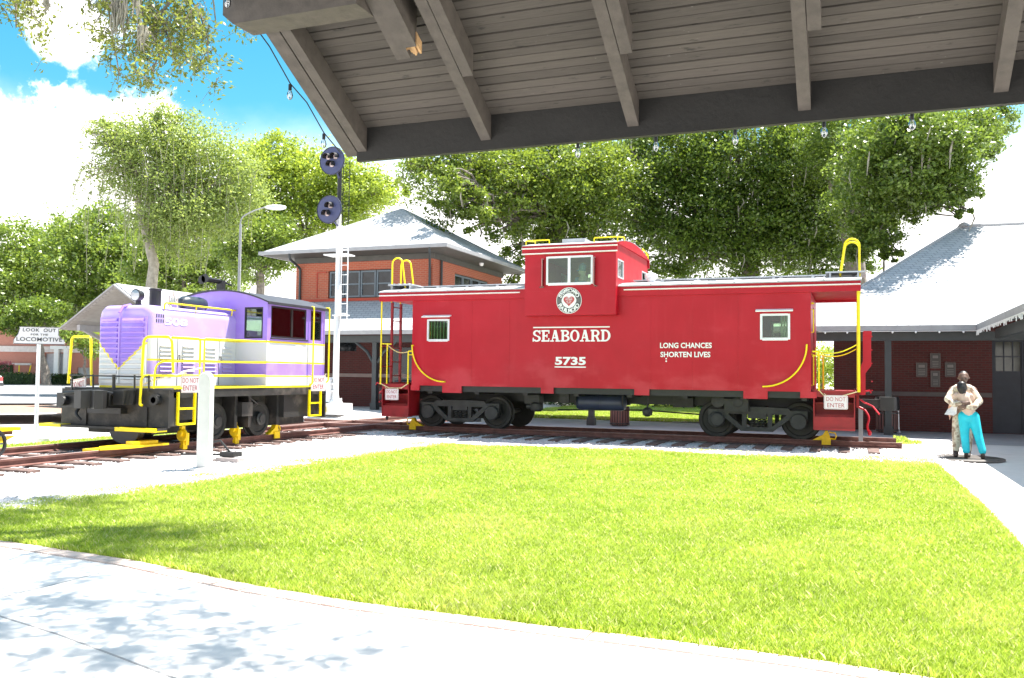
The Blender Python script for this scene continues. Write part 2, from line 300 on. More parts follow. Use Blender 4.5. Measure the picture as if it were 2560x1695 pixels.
# ------------------------------------------------------------------ mesh helpers
class MB:
    def __init__(s): s.v = []; s.f = []; s.mi = []; s.cur = 0
    def add(s, vs, fs):
        o = len(s.v); s.v += [tuple(v) for v in vs]; s.f += [tuple(i+o for i in f) for f in fs]; s.mi += [s.cur]*len(fs); return s
    def box(s, x0, x1, y0, y1, z0, z1):
        v = [(x, y, z) for z in (z0, z1) for y in (y0, y1) for x in (x0, x1)]
        return s.add(v, [(0, 2, 3, 1), (4, 5, 7, 6), (0, 1, 5, 4), (2, 6, 7, 3), (0, 4, 6, 2), (1, 3, 7, 5)])
    def bar(s, p, q, w, h, up=(0, 0, 1)):
        p, q = Vector(p), Vector(q); d = (q-p).normalized(); a = d.cross(Vector(up))
        a = (a if a.length > 1e-6 else d.cross(Vector((1, 0, 0)))).normalized(); b = a.cross(d)
        v = [c+a*i*w/2+b*j*h/2 for c in (p, q) for j in (-1, 1) for i in (-1, 1)]
        return s.add(v, [(0, 1, 3, 2), (4, 6, 7, 5), (0, 4, 5, 1), (2, 3, 7, 6), (0, 2, 6, 4), (1, 5, 7, 3)])
    def tube(s, pts, r, n=8, closed=False):
        pts = [Vector(p) for p in pts]; k = len(pts); rs = r if isinstance(r, (list, tuple)) else [r]*k
        vs = []; prev = None
        for i, p in enumerate(pts):
            a = pts[(i-1) % k] if (closed or i) else p; b = pts[(i+1) % k] if (closed or i < k-1) else p
            d = (b-a).normalized()
            if prev is None:
                u = d.cross(Vector((0, 0, 1)));
                if u.length < 1e-3: u = d.cross(Vector((1, 0, 0)))
            else: u = prev - d*prev.dot(d)
            u.normalize(); prev = u; w = d.cross(u)
            vs += [p+(u*math.cos(2*math.pi*j/n)+w*math.sin(2*math.pi*j/n))*rs[i] for j in range(n)]
        fs = []
        for i in range(k if closed else k-1):
            o, o2 = i*n, ((i+1) % k)*n
            fs += [(o+j, o+(j+1) % n, o2+(j+1) % n, o2+j) for j in range(n)]
        if not closed: fs += [tuple(range(n-1, -1, -1)), tuple(range((k-1)*n, k*n))]
        return s.add(vs, fs)
    def cyl(s, p, q, r, r2=None, n=20): return s.tube([p, q], [r, r if r2 is None else r2], n)
    def lathe(s, prof, c, n=20, axis='z'):
        vs = []; fs = []
        for r, h in prof:
            for j in range(n):
                a = 2*math.pi*j/n; x, y = r*math.cos(a), r*math.sin(a)
                vs.append({'z': (c[0]+x, c[1]+y, c[2]+h), 'y': (c[0]+x, c[1]+h, c[2]+y), 'x': (c[0]+h, c[1]+x, c[2]+y)}[axis])
        for i in range(len(prof)-1):
            fs += [(i*n+j, i*n+(j+1) % n, (i+1)*n+(j+1) % n, (i+1)*n+j) for j in range(n)]
        fs += [tuple(range(n-1, -1, -1)), tuple(range((len(prof)-1)*n, len(prof)*n))]
        return s.add(vs, fs)
    def prism(s, poly, axis, a, b):
        k = len(poly); mk = {'y': lambda p, t: (p[0], t, p[1]), 'x': lambda p, t: (t, p[0], p[1]), 'z': lambda p, t: (p[0], p[1], t)}[axis]
        v = [mk(p, a) for p in poly] + [mk(p, b) for p in poly]
        return s.add(v, [tuple(range(k)), tuple(range(2*k-1, k-1, -1))] + [(i, i+k, (i+1) % k+k, (i+1) % k) for i in range(k)])
    def quad(s, *p): return s.add(p, [tuple(range(len(p)))])
    def wall(s, axis, a, b, lo, hi, z0, z1, holes=()):
        """slab between axis=a and axis=b spanning lo..hi, z0..z1 with rectangular holes (l,h,zl,zh)"""
        us = sorted({lo, hi, *[h[0] for h in holes], *[h[1] for h in holes]}); zs = sorted({z0, z1, *[h[2] for h in holes], *[h[3] for h in holes]})
        us = [u for u in us if lo <= u <= hi]; zs = [z for z in zs if z0 <= z <= z1]
        full = lambda i, j: 0 <= i < len(us)-1 and 0 <= j < len(zs)-1 and not any(h[0] < (us[i]+us[i+1])/2 < h[1] and h[2] < (zs[j]+zs[j+1])/2 < h[3] for h in holes)
        P = (lambda u, t, z: (u, t, z)) if axis == 'y' else (lambda u, t, z: (t, u, z))
        for i in range(len(us)-1):
            for j in range(len(zs)-1):
                if not full(i, j): continue
                u0, u1, w0, w1 = us[i], us[i+1], zs[j], zs[j+1]
                s.quad(P(u0, a, w0), P(u1, a, w0), P(u1, a, w1), P(u0, a, w1)); s.quad(P(u0, b, w0), P(u0, b, w1), P(u1, b, w1), P(u1, b, w0))
                if not full(i-1, j): s.quad(P(u0, a, w0), P(u0, a, w1), P(u0, b, w1), P(u0, b, w0))
                if not full(i+1, j): s.quad(P(u1, a, w0), P(u1, b, w0), P(u1, b, w1), P(u1, a, w1))
                if not full(i, j-1): s.quad(P(u0, a, w0), P(u0, b, w0), P(u1, b, w0), P(u1, a, w0))
                if not full(i, j+1): s.quad(P(u0, a, w1), P(u1, a, w1), P(u1, b, w1), P(u0, b, w1))
        return s
def mesh_of(name, mb, mats, smooth=True, ang=38, off=(0, 0, 0), fix=True):
    me = bpy.data.meshes.new(name); o = Vector(off)
    me.from_pydata([Vector(v)-o for v in mb.v], [], mb.f)
    if fix:
        b = bmesh.new(); b.from_mesh(me); bmesh.ops.recalc_face_normals(b, faces=b.faces); b.to_mesh(me); b.free()
    for m in (mats if isinstance(mats, (list, tuple)) else [mats]): me.materials.append(X[m] if isinstance(m, str) else m)
    if max(mb.mi, default=0): me.polygons.foreach_set('material_index', mb.mi)
    if smooth:
        me.polygons.foreach_set('use_smooth', [True]*len(me.polygons)); me.set_sharp_from_angle(angle=rad(ang))
    me.update(); return me
ORG = {}
def tag(o, label=None, cat=None, group=None, kind=None):
    for k, v in (('label', label), ('category', cat), ('group', group), ('kind', kind)):
        if v: o[k] = v
    return o
def thing(name, label, cat, loc, group=None, rotz=0):
    o = bpy.data.objects.new(name, None); COL.objects.link(o); o.empty_display_size = .2
    o.location = loc; o.rotation_euler = (0, 0, rotz); ORG[o.name] = Vector(loc) if not rotz else Vector((0, 0, 0))
    return tag(o, label, cat, group)
def part(name, mb, mats, parent, label=None, **k):
    off = ORG[parent.name]; o = bpy.data.objects.new(name, mesh_of(name, mb, mats, off=off, **k)); COL.objects.link(o)
    o.parent = parent; ORG[o.name] = off
    if label: o['label'] = label
    return o
def solo(name, mb, mats, label, cat, group=None, kind=None, **k):
    a = np.array(mb.v); c = (a.min(0)+a.max(0))/2; base = (float(c[0]), float(c[1]), float(a[:, 2].min()))
    o = bpy.data.objects.new(name, mesh_of(name, mb, mats, off=base, **k)); COL.objects.link(o); o.location = base; ORG[o.name] = Vector(base)
    return tag(o, label, cat, group, kind)
def setting(name, mb, mats, kind='structure', **k):
    o = bpy.data.objects.new(name, mesh_of(name, mb, mats, **k)); COL.objects.link(o); return tag(o, kind=kind)
def copy_thing(root, loc, label=None, group=None, rotz=None):
    def rec(o, par):
        c = o.copy(); COL.objects.link(c); ORG[c.name] = ORG[o.name]
        if par: c.parent = par
        for ch in list(o.children): rec(ch, c)
        return c
    c = rec(root, None); c.location = loc
    if rotz is not None: c.rotation_euler = (0, 0, rotz)
    if label: c['label'] = label
    if group: c['group'] = group
    return c
def arc(c, r, a0, a1, n, plane='xz'):
    o = []
    for i in range(n+1):
        a = rad(a0+(a1-a0)*i/n); p, q = r*math.cos(a), r*math.sin(a)
        o.append({'xz': (c[0]+p, c[1], c[2]+q), 'yz': (c[0], c[1]+p, c[2]+q), 'xy': (c[0]+p, c[1]+q, c[2])}[plane])
    return o
def fillet(pts, r, n=5):
    pts = [Vector(p) for p in pts]; o = [pts[0]]
    for i in range(1, len(pts)-1):
        a = (pts[i-1]-pts[i]); b = (pts[i+1]-pts[i]); k = min(r, a.length*.48, b.length*.48)
        A = pts[i]+a.normalized()*k; B = pts[i]+b.normalized()*k
        for j in range(n+1):
            t = j/n; o.append(A*(1-t)**2+pts[i]*2*t*(1-t)+B*t*t)
    return o+[pts[-1]]
# lettering
_tc = {}
def text_geo(s, bold=0.0, spacing=1.0):
    key = (s, bold, spacing)
    if key not in _tc:
        cu = bpy.data.curves.new('lettering', 'FONT'); cu.body = s; cu.size = 1; cu.offset = bold; cu.space_character = spacing; cu.resolution_u = 3; cu.extrude = .004
        ob = bpy.data.objects.new('lettering', cu); COL.objects.link(ob)
        dg = bpy.context.evaluated_depsgraph_get(); me = bpy.data.meshes.new_from_object(ob.evaluated_get(dg))
        vs = [v.co.copy() for v in me.vertices]; fs = [tuple(p.vertices) for p in me.polygons]
        bpy.data.objects.remove(ob); bpy.data.curves.remove(cu); bpy.data.meshes.remove(me)
        _tc[key] = (vs, fs)
    return _tc[key]
def text_into(mb, s, x0, x1, z0, z1, fn, bold=0.0, spacing=1.0, serif=0.0):
    """fit text into the box x0..x1, z0..z1 of a face; fn(x, z, out) maps to 3-D"""
    vs, fs = text_geo(s, bold, spacing)
    xs = [v.x for v in vs]; ys = [v.y for v in vs]; ax, bx, ay, by = min(xs), max(xs), min(ys), max(ys)
    sx_, sy_ = (x1-x0)/(bx-ax), (z1-z0)/(by-ay)
    mb.add([fn(x0+(v.x-ax)*sx_, z0+(v.y-ay)*sy_, .003+(v.z > 0)*.003) for v in vs], fs)
FRONT = lambda y: (lambda a, b, o: (a, y-o, b))        # a face looking towards -y
SIDE = lambda x: (lambda a, b, o: (x+o, a, b))         # a face looking towards +x
def rawmesh(name, verts, faces, m, n=4):
    """big vertex/face arrays (numpy) of n-gons"""
    me = bpy.data.meshes.new(name); me.vertices.add(len(verts)); me.vertices.foreach_set('co', np.asarray(verts, np.float32).ravel())
    k = len(faces); me.loops.add(k*n); me.loops.foreach_set('vertex_index', np.asarray(faces, np.int32).ravel())
    me.polygons.add(k); me.polygons.foreach_set('loop_start', np.arange(0, k*n, n, dtype=np.int32))
    for x in (m if isinstance(m, (list, tuple)) else [m]): me.materials.append(X[x])
    me.update(calc_edges=True); return me
RNG = np.random.default_rng(11)
def leaf_cards(P, size, up=.5, aspect=.55):
    n = len(P); nrm = RNG.normal(size=(n, 3)); nrm[:, 2] += up*2; nrm /= np.linalg.norm(nrm, axis=1)[:, None]
    t = np.cross(nrm, RNG.normal(size=(n, 3))); t /= np.linalg.norm(t, axis=1)[:, None]; b = np.cross(nrm, t)
    s = (size*RNG.uniform(.6, 1.35, n))[:, None]; dr = nrm*s*.12
    V = np.stack([P-t*s*.5, P+b*s*.5*aspect-dr, P+t*s*.5, P-b*s*.5*aspect-dr], 1).reshape(-1, 3)
    return V, np.arange(n*4).reshape(n, 4)
def inside(poly, x, y):
    r = np.zeros(len(x), bool); k = len(poly)
    for i in range(k):
        (x0, y0), (x1, y1) = poly[i], poly[(i+1) % k]
        c = ((y0 > y) != (y1 > y)); r ^= c & (x < (x1-x0)*(y-y0)/((y1-y0) or 1e-9)+x0)
    return r

# ------------------------------------------------------------------ the setting: ground, paving, lawn, gravel, track
def sstep(a, b, v):
    t = np.clip((np.asarray(v, float)-a)/(b-a), 0, 1); return t*t*(3-2*t)
def gh(U, V): return .32*sstep(24.2, 26.5, V)*sstep(-13, -16.5, U)
us = np.unique(np.concatenate([np.linspace(-700, -60, 20), np.linspace(-60, 30, 181), np.linspace(30, 700, 20)]))
vs_ = np.unique(np.concatenate([np.linspace(-300, -5, 8), np.linspace(-5, 70, 151), np.linspace(70, 1500, 24)]))
UU, VV = np.meshgrid(us, vs_, indexing='ij'); ZZ = gh(UU, VV)-.004
nv = len(vs_); idx = (np.arange(len(us)-1)[:, None]*nv+np.arange(nv-1)[None]).ravel()
me = rawmesh('ground', np.stack([UU, VV, ZZ], -1).reshape(-1, 3), np.stack([idx, idx+nv, idx+nv+1, idx+1], 1), 'concrete')
o = bpy.data.objects.new('ground', me); COL.objects.link(o); tag(o, kind='structure')
def sheet(name, poly, z, m, kind='structure'):
    b = MB(); b.add([(p[0], p[1], z) for p in poly], [tuple(range(len(poly)))]); return setting(name, b, m, kind, smooth=False)
def pxpoly(pts, z=0.0): return [tuple(gnd(*p, z))[:2] for p in pts]
# lawn outline, traced on the ground plane
EDGE_TOP = [(-700, 1300), (-300, 1253), (0, 1222), (200, 1205), (370, 1190), (560, 1186), (610, 1153), (690, 1141), (760, 1131), (900, 1113), (1010, 1107), (1210, 1118), (1500, 1125), (1789, 1131), (2100, 1146), (2325, 1150)]
EDGE_R = [(2390, 1205), (2455, 1265), (2560, 1378), (2700, 1560)]
EDGE_BOT = [(2600, 1742), (2250, 1690), (2000, 1650), (1700, 1612), (1280, 1560), (900, 1512), (640, 1470), (330, 1405), (0, 1355), (-500, 1290)]
LAWN = pxpoly(EDGE_TOP+EDGE_R+EDGE_BOT)
BOT = pxpoly(EDGE_BOT)
sheet('street', pxpoly([(-900, 1012), (172, 1010), (600, 1008), (600, 985), (300, 962), (-900, 962)], .30), .33, 'asphalt')
sheet('mulch_strip', pxpoly([(-400, 1037), (150, 1034), (420, 1034), (420, 1013), (-400, 1015)], .32), .335, 'mulch')
sheet('sidewalk', [(-40, -20), (14, -20), (14, 3.2), (3.0, 3.2)]+[(p[0], p[1]-.0) for p in BOT]+[(-40, 9.0)], .006, 'concrete')
# paving joints of the front walk
b = MB()
for a, c in (((-60, 1512), (300, 1422)), ((-200, 1480), (150, 1590)), ((150, 1590), (520, 1730))):
    p, q = gnd(*a), gnd(*c); b.bar((p.x, p.y, .0065), (q.x, q.y, .0065), .014, .004)
setting('sidewalk_joints', b, mat('joint_grey', (.34, .33, .33), .95, var=.3))
# brick edging between walk and lawn
b = MB(); inner = [Vector((p[0], p[1], 0)) for p in BOT]
for i in range(len(inner)-1):
    a, c = inner[i], inner[i+1]; d = (c-a).normalized(); nrm = Vector((-d.y, d.x, 0))
    if nrm.y > 0: nrm = -nrm
    L = (c-a).length; k = max(1, int(L/.105))
    for j in range(k):
        p0 = a.lerp(c, (j+.04)/k); p1 = a.lerp(c, (j+.96)/k); h = .018+random.uniform(-.003, .003)
        q = [p0+nrm*.0, p1, p1+nrm*.17, p0+nrm*.17]
        b.add([(v.x, v.y, zz) for zz in (0, h) for v in q], [(4, 5, 6, 7), (0, 1, 5, 4), (1, 2, 6, 5), (2, 3, 7, 6), (3, 0, 4, 7)])
edging = mat('brick_edging', (.58, .47, .42), .9, var=.18, scale=3, stain=((.42, .22, .18), .50, .70, .7), stain_scale=1.2, bump=.3)
setting('brick_edging', b, edging, smooth=False)
# pale band along the right-hand edge of the lawn
P = pxpoly([(2325, 1150), (2390, 1205), (2455, 1265), (2560, 1378), (2700, 1560), (2740, 1540), (2602, 1370), (2488, 1258), (2360, 1160), (2290, 1110), (2262, 1105)])
sheet('path_border', P, .006, mat('cream_path', (.62, .56, .50), .9, var=.08, bump=.2))
# station paving in the covered passage
sheet('platform_paving', [(-12, 25.6), (40, 25.6), (40, 31.5), (-12, 31.5)], .004, mat('platform_concrete', (.34, .34, .36), .85, var=.1, scale=1.5, bump=.1))
# gravel bed of both tracks
def gravel(x0, x1, y0, y1, step, z0=.0, h=.055):
    xs = np.arange(x0, x1+step, step); ys = np.arange(y0, y1+step, step); A, B = np.meshgrid(xs, ys, indexing='ij')
    d = np.minimum.reduce([A-x0, x1-A, B-y0, y1-B]); Z = z0+h*sstep(0, .7, d)+RNG.normal(0, .007, A.shape)
    n2 = len(ys); i = (np.arange(len(xs)-1)[:, None]*n2+np.arange(n2-1)[None]).ravel()
    return np.stack([A, B, Z], -1).reshape(-1, 3), np.stack([i, i+n2, i+n2+1, i+1], 1)
V1, F1 = gravel(-17, 2.2, 18.5, 24.6, .09); V2, F2 = gravel(-15.4, -8.5, 7.0, 26.0, .09, .001)
me = rawmesh('track_gravel', np.concatenate([V1, V2]), np.concatenate([F1, F2+len(V1)]), 'ballast')
o = bpy.data.objects.new('track_gravel', me); COL.objects.link(o); tag(o, kind='stuff')
n = 26000; pick = np.concatenate([V1, V2])[RNG.integers(0, len(V1)+len(V2), n)]+RNG.uniform(-.05, .05, (n, 3))*[1, 1, 0]
s = RNG.uniform(.013, .032, (n, 1)); octa = np.array([(1, 0, 0), (0, 1, 0), (-1, 0, 0), (0, -1, 0), (0, 0, .7), (0, 0, -.7)])
V = (pick[:, None]+octa[None]*s[:, None]*RNG.uniform(.6, 1.3, (n, 6, 3))).reshape(-1, 3)
of = np.array([(0, 1, 4), (1, 2, 4), (2, 3, 4), (3, 0, 4), (1, 0, 5), (2, 1, 5), (3, 2, 5), (0, 3, 5)])
me = rawmesh('loose_gravel', V, (np.arange(n)[:, None, None]*6+of[None]).reshape(-1, 3), 'stone', 3)
o = bpy.data.objects.new('loose_gravel', me); COL.objects.link(o); tag(o, kind='stuff')
# lawn: soil sheet and blades
def blades(poly, dens, hmin, hmax, z, w=.0065):
    a = np.array(poly); lo, hi = a.min(0), a.max(0); n = int((hi-lo).prod()*9000)
    out = []
    for _ in range(max(1, n//400000+1)):
        m = min(400000, n); x = RNG.uniform(lo[0], hi[0], m); y = RNG.uniform(lo[1], hi[1], m)
        d = np.hypot(x, y); k = (RNG.uniform(0, 9000, m) < dens(d)) & inside(poly, x, y); out.append(np.stack([x[k], y[k]], 1)); n -= m
        if n <= 0: break
    q = np.concatenate(out); n = len(q); d = np.hypot(q[:, 0], q[:, 1])
    patch = .5+.5*np.sin(q[:, 0]*2.1+1.3*np.sin(q[:, 1]*1.7))*np.sin(q[:, 1]*2.6+np.sin(q[:, 0]*3.1))
    h = RNG.uniform(hmin, hmax, n)*(.8+.4*patch); th = RNG.uniform(0, 2*math.pi, n); lean = RNG.uniform(.2, .9, n)*h; la = RNG.uniform(0, 2*math.pi, n)
    ww = w*np.clip(d/7, 1, 3.2)*RNG.uniform(.7, 1.4, n); ax = np.stack([np.cos(th)*ww, np.sin(th)*ww], 1)*.5
    top = q+np.stack([np.cos(la)*lean, np.sin(la)*lean], 1); mid = q+(top-q)*.35
    Z = lambda t: np.full((n, 1), z)+t[:, None]
    v = np.stack([np.hstack([q-ax, Z(0*h)]), np.hstack([q+ax, Z(0*h)]), np.hstack([mid+ax*.8, Z(h*.62)]), np.hstack([top, Z(h)]), np.hstack([mid-ax*.8, Z(h*.62)])], 1)
    return v.reshape(-1, 3), np.arange(n*5).reshape(n, 5)
b = MB(); b.add([(p[0], p[1], .012) for p in LAWN], [tuple(range(len(LAWN)))])
base = setting('lawn_soil', b, 'soil', smooth=False)
VIEW = [p for p in LAWN]
V, F = blades([(max(-9.5, p[0]), p[1]) for p in VIEW], lambda d: np.clip(9000*(7.5/np.maximum(d, 4))**1.7, 900, 9000), .035, .07, .012)
V[:, 2] += 0
me = rawmesh('lawn_grass', V, F, 'grass', 5); o = bpy.data.objects.new('lawn_grass', me); COL.objects.link(o); tag(o, kind='stuff')
def small_lawn(name, poly, z):
    sheet(name+'_soil', poly, z, 'soil')
    V, F = blades(poly, lambda d: 700+0*d, .05, .09, z, .012)
    o = bpy.data.objects.new(name+'_grass', rawmesh(name, V, F, 'grass', 5)); COL.objects.link(o); tag(o, kind='stuff')
small_lawn('verge', [(-16.6, 11.5), (-15.35, 11.5), (-15.35, 22.5), (-17.2, 22.5)], .012)
small_lawn('back_lawn', [(-15, 32.2), (-.5, 32.2), (6, 52), (-22, 52)], .012)
small_lawn('back_strip', [(-11, 24.75), (1.6, 24.75), (1.6, 25.15), (-11, 25.15)], .012)
small_lawn('corner', pxpoly([(2235, 1118), (2290, 1117), (2262, 1098), (2235, 1094)]), .012)
sheet('back_path', [(-6.2, 32.0), (-4.4, 32.0), (1.5, 48), (-1.2, 48)], .034, 'concrete')
# rails and ties
def rail_profile(zt=.23):
    w = [(-.07, .10), (.07, .10), (.07, .113), (.012, .128), (.012, .185), (.036, .195), (.036, zt), (-.036, zt), (-.036, .195), (-.012, .185), (-.012, .128), (-.07, .113)]
    return w
def rail(name, axis, c, a, bb, label, group, zt=.23):
    b = MB(); b.prism([(c+p, q) for p, q in rail_profile(zt)], axis, a, bb)
    e = Vector((0, 0, 0)); b.cur = 1
    if axis == 'x': b.box(a, bb, c-.030, c+.030, zt, zt+.0015)
    else: b.box(c-.030, c+.030, a, bb, zt, zt+.0015)
    return solo(name, b, ['rust', 'railtop'], label, 'rail', group, smooth=False)
G = 'rails of the two crossing tracks'
NR, FR, LNR, LFR = 21.65, 23.35, -12.52, -14.34
rail('rail', 'x', NR, -16, 1.0, 'rusty near rail running under the red caboose along the gravel', G)
rail('rail', 'x', FR, -16, .95, 'rusty far rail under the red caboose, on its platform side', G)
rail('rail', 'y', LNR, 5.5, 27, 'rusty rail under the near wheels of the purple locomotive', G, .2275)
rail('rail', 'y', LFR, 5.5, 27, 'rusty rail under the far wheels of the purple locomotive', G, .2275)
GG = 'guard rails at the track crossing'
for ax, c, a, e, l in (('x', NR+.17, -15.6, -11.2, 'short guard rail inside the near caboose rail at the crossing'), ('x', FR-.17, -15.6, -11.2, 'short guard rail inside the far caboose rail at the crossing'),
                       ('y', LNR-.17, 19.6, 25.4, 'short guard rail inside the near locomotive rail at the crossing'), ('y', LFR+.17, 19.6, 25.4, 'short guard rail inside the far locomotive rail at the crossing')):
    rail('guard_rail', ax, c, a, e, l, GG, .2245)
def joint_bar(x, y, axis, label):
    b = MB()
    L = .34
    for s_ in (-1, 1):
        if axis == 'x': b.box(x-L, x+L, y+s_*.026-.011, y+s_*.026+.011, .135, .185)
        else: b.box(x+s_*.026-.011, x+s_*.026+.011, y-L, y+L, .135, .185)
        for k in (-.25, -.09, .09, .25):
            p = (x+k, y+s_*.05, .16) if axis == 'x' else (x+s_*.05, y+k, .16); q = (x+k, y+s_*.02, .16) if axis == 'x' else (x+s_*.02, y+k, .16)
            b.cyl(p, q, .016, n=6)
    solo('joint_bar', b, 'rust', label, 'rail joint', 'bolted rail joints')
joint_bar(.55, NR, 'x', 'bolted joint bar near the end of the caboose rail')
joint_bar(LNR, 21.0, 'y', 'bolted joint bar on the near rail just before the crossing')
joint_bar(LFR, 21.0, 'y', 'bolted joint bar on the far rail just before the crossing')
joint_bar(-12.0, NR, 'x', 'bolted joint bar beside the crossing under the caboose steps')
def tie(axis, k, i):
    r = random.uniform; b = MB(); j = r(-.05, .05)
    if axis == 'x': b.box(k-.115, k+.115, 20.32+j*1.6, 24.0+j, -.03, .099+r(-.004, .0))
    else: b.box(-15.2+j, -11.82+j, k-.115, k+.115, -.03, .0965+r(-.004, 0))
    return b
NTH = 'nearest second third fourth fifth sixth seventh eighth ninth tenth eleventh twelfth thirteenth fourteenth fifteenth sixteenth seventeenth eighteenth nineteenth twentieth twenty-first twenty-second'.split()
ks = list(np.arange(-11.0, 1.0, .6))
for i, k in enumerate(ks):
    j = len(ks)-1-i
    solo('railway_tie', tie('x', float(k), i), 'tie', 'dark weathered tie under the caboose, '+('nearest' if j == 0 else NTH[j]+' counted from')+' the cut rail ends', 'railway tie', 'ties under the caboose')
for i, k in enumerate(np.arange(7.6, 20.6, .62)):
    solo('railway_tie', tie('y', float(k), i), 'tie', 'weathered brown tie in white gravel, '+('first' if i == 0 else NTH[i])+' along the locomotive track from the rail cart', 'railway tie', 'ties under the locomotive')

# ------------------------------------------------------------------ the open pavilion the photograph is taken from
TS, VE, ZR = .566, 4.28, 2.90          # roof slope, eave line, rafter underside at the eave
RIDGE = -.6
rz = lambda v: ZR+TS*(VE-v) if v >= RIDGE else ZR+TS*(VE-RIDGE)-TS*(RIDGE-v)
VB = 2*RIDGE-VE
pav = thing('pavilion', 'grey boarded open pavilion roof with exposed rafters and a broken bracket beam', 'pavilion', (1.5, RIDGE, 0))
def slope_box(b, x0, x1, va, vb, z0, z1):      # z0,z1 measured from the rafter underside
    q = [(x0, va, rz(va)+z0), (x1, va, rz(va)+z0), (x1, vb, rz(vb)+z0), (x0, vb, rz(vb)+z0), (x0, va, rz(va)+z1), (x1, va, rz(va)+z1), (x1, vb, rz(vb)+z1), (x0, vb, rz(vb)+z1)]
    b.add(q, [(0, 1, 2, 3), (4, 7, 6, 5), (0, 4, 5, 1), (1, 5, 6, 2), (2, 6, 7, 3), (3, 7, 4, 0)])
XA, XB = -2.70, 7.0
b = MB(); v = VE-.005; k = 0
while v > RIDGE:
    wv = .0445*random.uniform(.96, 1.04); g = .0085 if k % 2 else .0035
    slope_box(b, XA+.06, XB-.06, max(RIDGE, v-wv+g), v, .132+random.uniform(-.0012, .0012), .152); v -= wv; k += 1
part('ceiling_boards', b, 'pavwood', pav, smooth=False)
b = MB(); slope_box(b, XA+.05, XB-.05, RIDGE, VE-.01, .1535, .1565); part('groove_shade_sheet', b, mat('groove_shade_sheet', (.006, .006, .006), .95), pav, smooth=False)  # near-black sheet added above the boards so their gaps look deeply shaded
b = MB(); slope_box(b, XA-.03, XB+.03, RIDGE, VE+.06, .157, .185); slope_box(b, XA-.03, XB+.03, VB-.06, RIDGE, .157, .185); part('roof', b, 'shingle', pav, smooth=False)
b = MB(); slope_box(b, XA+.06, XB-.06, VB, RIDGE, .132, .15); part('ceiling_boards', b, 'pavwood', pav, smooth=False)
RX = [-2.583, -1.825, -1.025, -.21, .60, 1.40, 2.2, 3.0, 3.8, 4.6, 5.4, 6.2]
for i, x in enumerate(RX):
    b = MB(); slope_box(b, x-.0285, x+.0285, RIDGE, VE-.002, 0, .13); slope_box(b, x-.0285, x+.0285, VB, RIDGE, 0, .13); part('rafter', b, 'pavwood2', pav, smooth=False)
    if i: b = MB(); slope_box(b, x+.032, x+.088, RIDGE, 3.885+(.015 if i == 1 else 0), .002, .13); part('rafter_tail', b, 'pavwood2', pav, smooth=False)
b = MB(); slope_box(b, -2.70, -2.622, RIDGE, VE+.03, .004, .156); slope_box(b, -2.70, -2.622, VB, RIDGE, .004, .156); part('barge_board', b, 'pavwood2', pav, smooth=False)
b = MB(); b.box(-2.62, XB, VE, VE+.035, 2.85, 3.075); b.box(-2.64, XB, VE+.035, VE+.06, 2.858, 3.06); part('fascia', b, 'pavdark', pav, smooth=False)
b = MB(); b.box(XA, XB, VB-.04, VB, 2.85, 3.07); part('fascia', b, 'pavdark', pav, smooth=False)
# cantilever beam along the eave with a chamfered end, and the broken bracket beam below the rafters
b = MB(); zb_ = 3.30
b.prism([(-2.80, zb_+.05), (-2.74, zb_), (-2.065, zb_), (-2.065, zb_+.19), (-2.80, zb_+.19)], 'y', 3.345, 3.50); part('eave_beam', b, 'pavwood2', pav, smooth=False)
b = MB(); slope_box(b, -2.06, -1.926, RIDGE, 3.66, -.05, .13)
slope_box(b, -2.06, -1.985, 3.66, 3.715, -.05, .13); part('bracket_beam', b, 'pavwood2', pav, smooth=False)
b = MB(); V0 = []
for i in range(14):
    x = -2.045+.12*i/13; v = 3.70+random.uniform(-.02, .012); slope_box(b, x-.005, x+.005, 3.65, v, -.046+random.uniform(0, .02), -.005+random.uniform(0, .03))
part('splintered_end', b, 'rawwood', pav, 'raw orange wood where the beam end has broken off', smooth=False)
for x, y in ((-1.99, -1.4), (6.2, -1.4), (6.2, 3.2), (2.2, -4.6)):
    b = MB(); b.box(x-.07, x+.07, y-.07, y+.07, 0, rz(y)+.0); part('post', b, 'pavdark', pav, smooth=False)
def light_string(name, pts, bulbs, label):
    r = thing(name, label, 'string lights', tuple(pts[0]))
    b = MB(); b.tube(pts, .0035, 5); part('cable', b, 'black', r)
    for p in bulbs:
        b = MB(); b.cyl(p, p-Vector((0, 0, .03)), .009, n=8); o = part('socket', b, 'black', r)
        b = MB(); b.lathe([(.006, 0), (.013, -.012), (.016, -.028), (.012, -.044), (.003, -.052)], p-Vector((0, 0, .03)), 10); part('bulb', b, 'bulbglass', r)
X['bulbglass'] = glassmat('bulb_glass', (.9, .92, .92), .2)
ed = lambda px: Vector((lambda p: (p.x, VE+.075, 2.858))(CP+ray(*px)*((VE+.075)/ray(*px).y)))
bl = [ed(p) for p in ((1445, 352), (1640, 335), (1838, 318), (2060, 297), (2280, 277))]
pts = [Vector((-2.6, VE+.075, 2.872))]
for p in bl: pts += [p+Vector((-.18, 0, .016)), p+Vector((0, 0, .008))]
pts += [Vector((3.0, VE+.075, 2.87))]
light_string('string_lights', pts, [p+Vector((0, 0, .008)) for p in bl], 'clear bulbs on a black cable along the pavilion eave above the red caboose')
bp = lambda v, d=0.0: Vector((-2.735, v, rz(v)+.02-d))
pts = [bp(4.3), bp(4.12, .03), bp(3.95, .005), bp(3.8, .035), bp(3.62, .005), bp(3.3, .03), bp(2.9), bp(2.0)]
light_string('string_lights', pts, [bp(4.12, .035), bp(3.8, .04), bp(3.3, .035)], 'clear bulbs on a thin cable sagging along the slanting barge board of the pavilion roof')

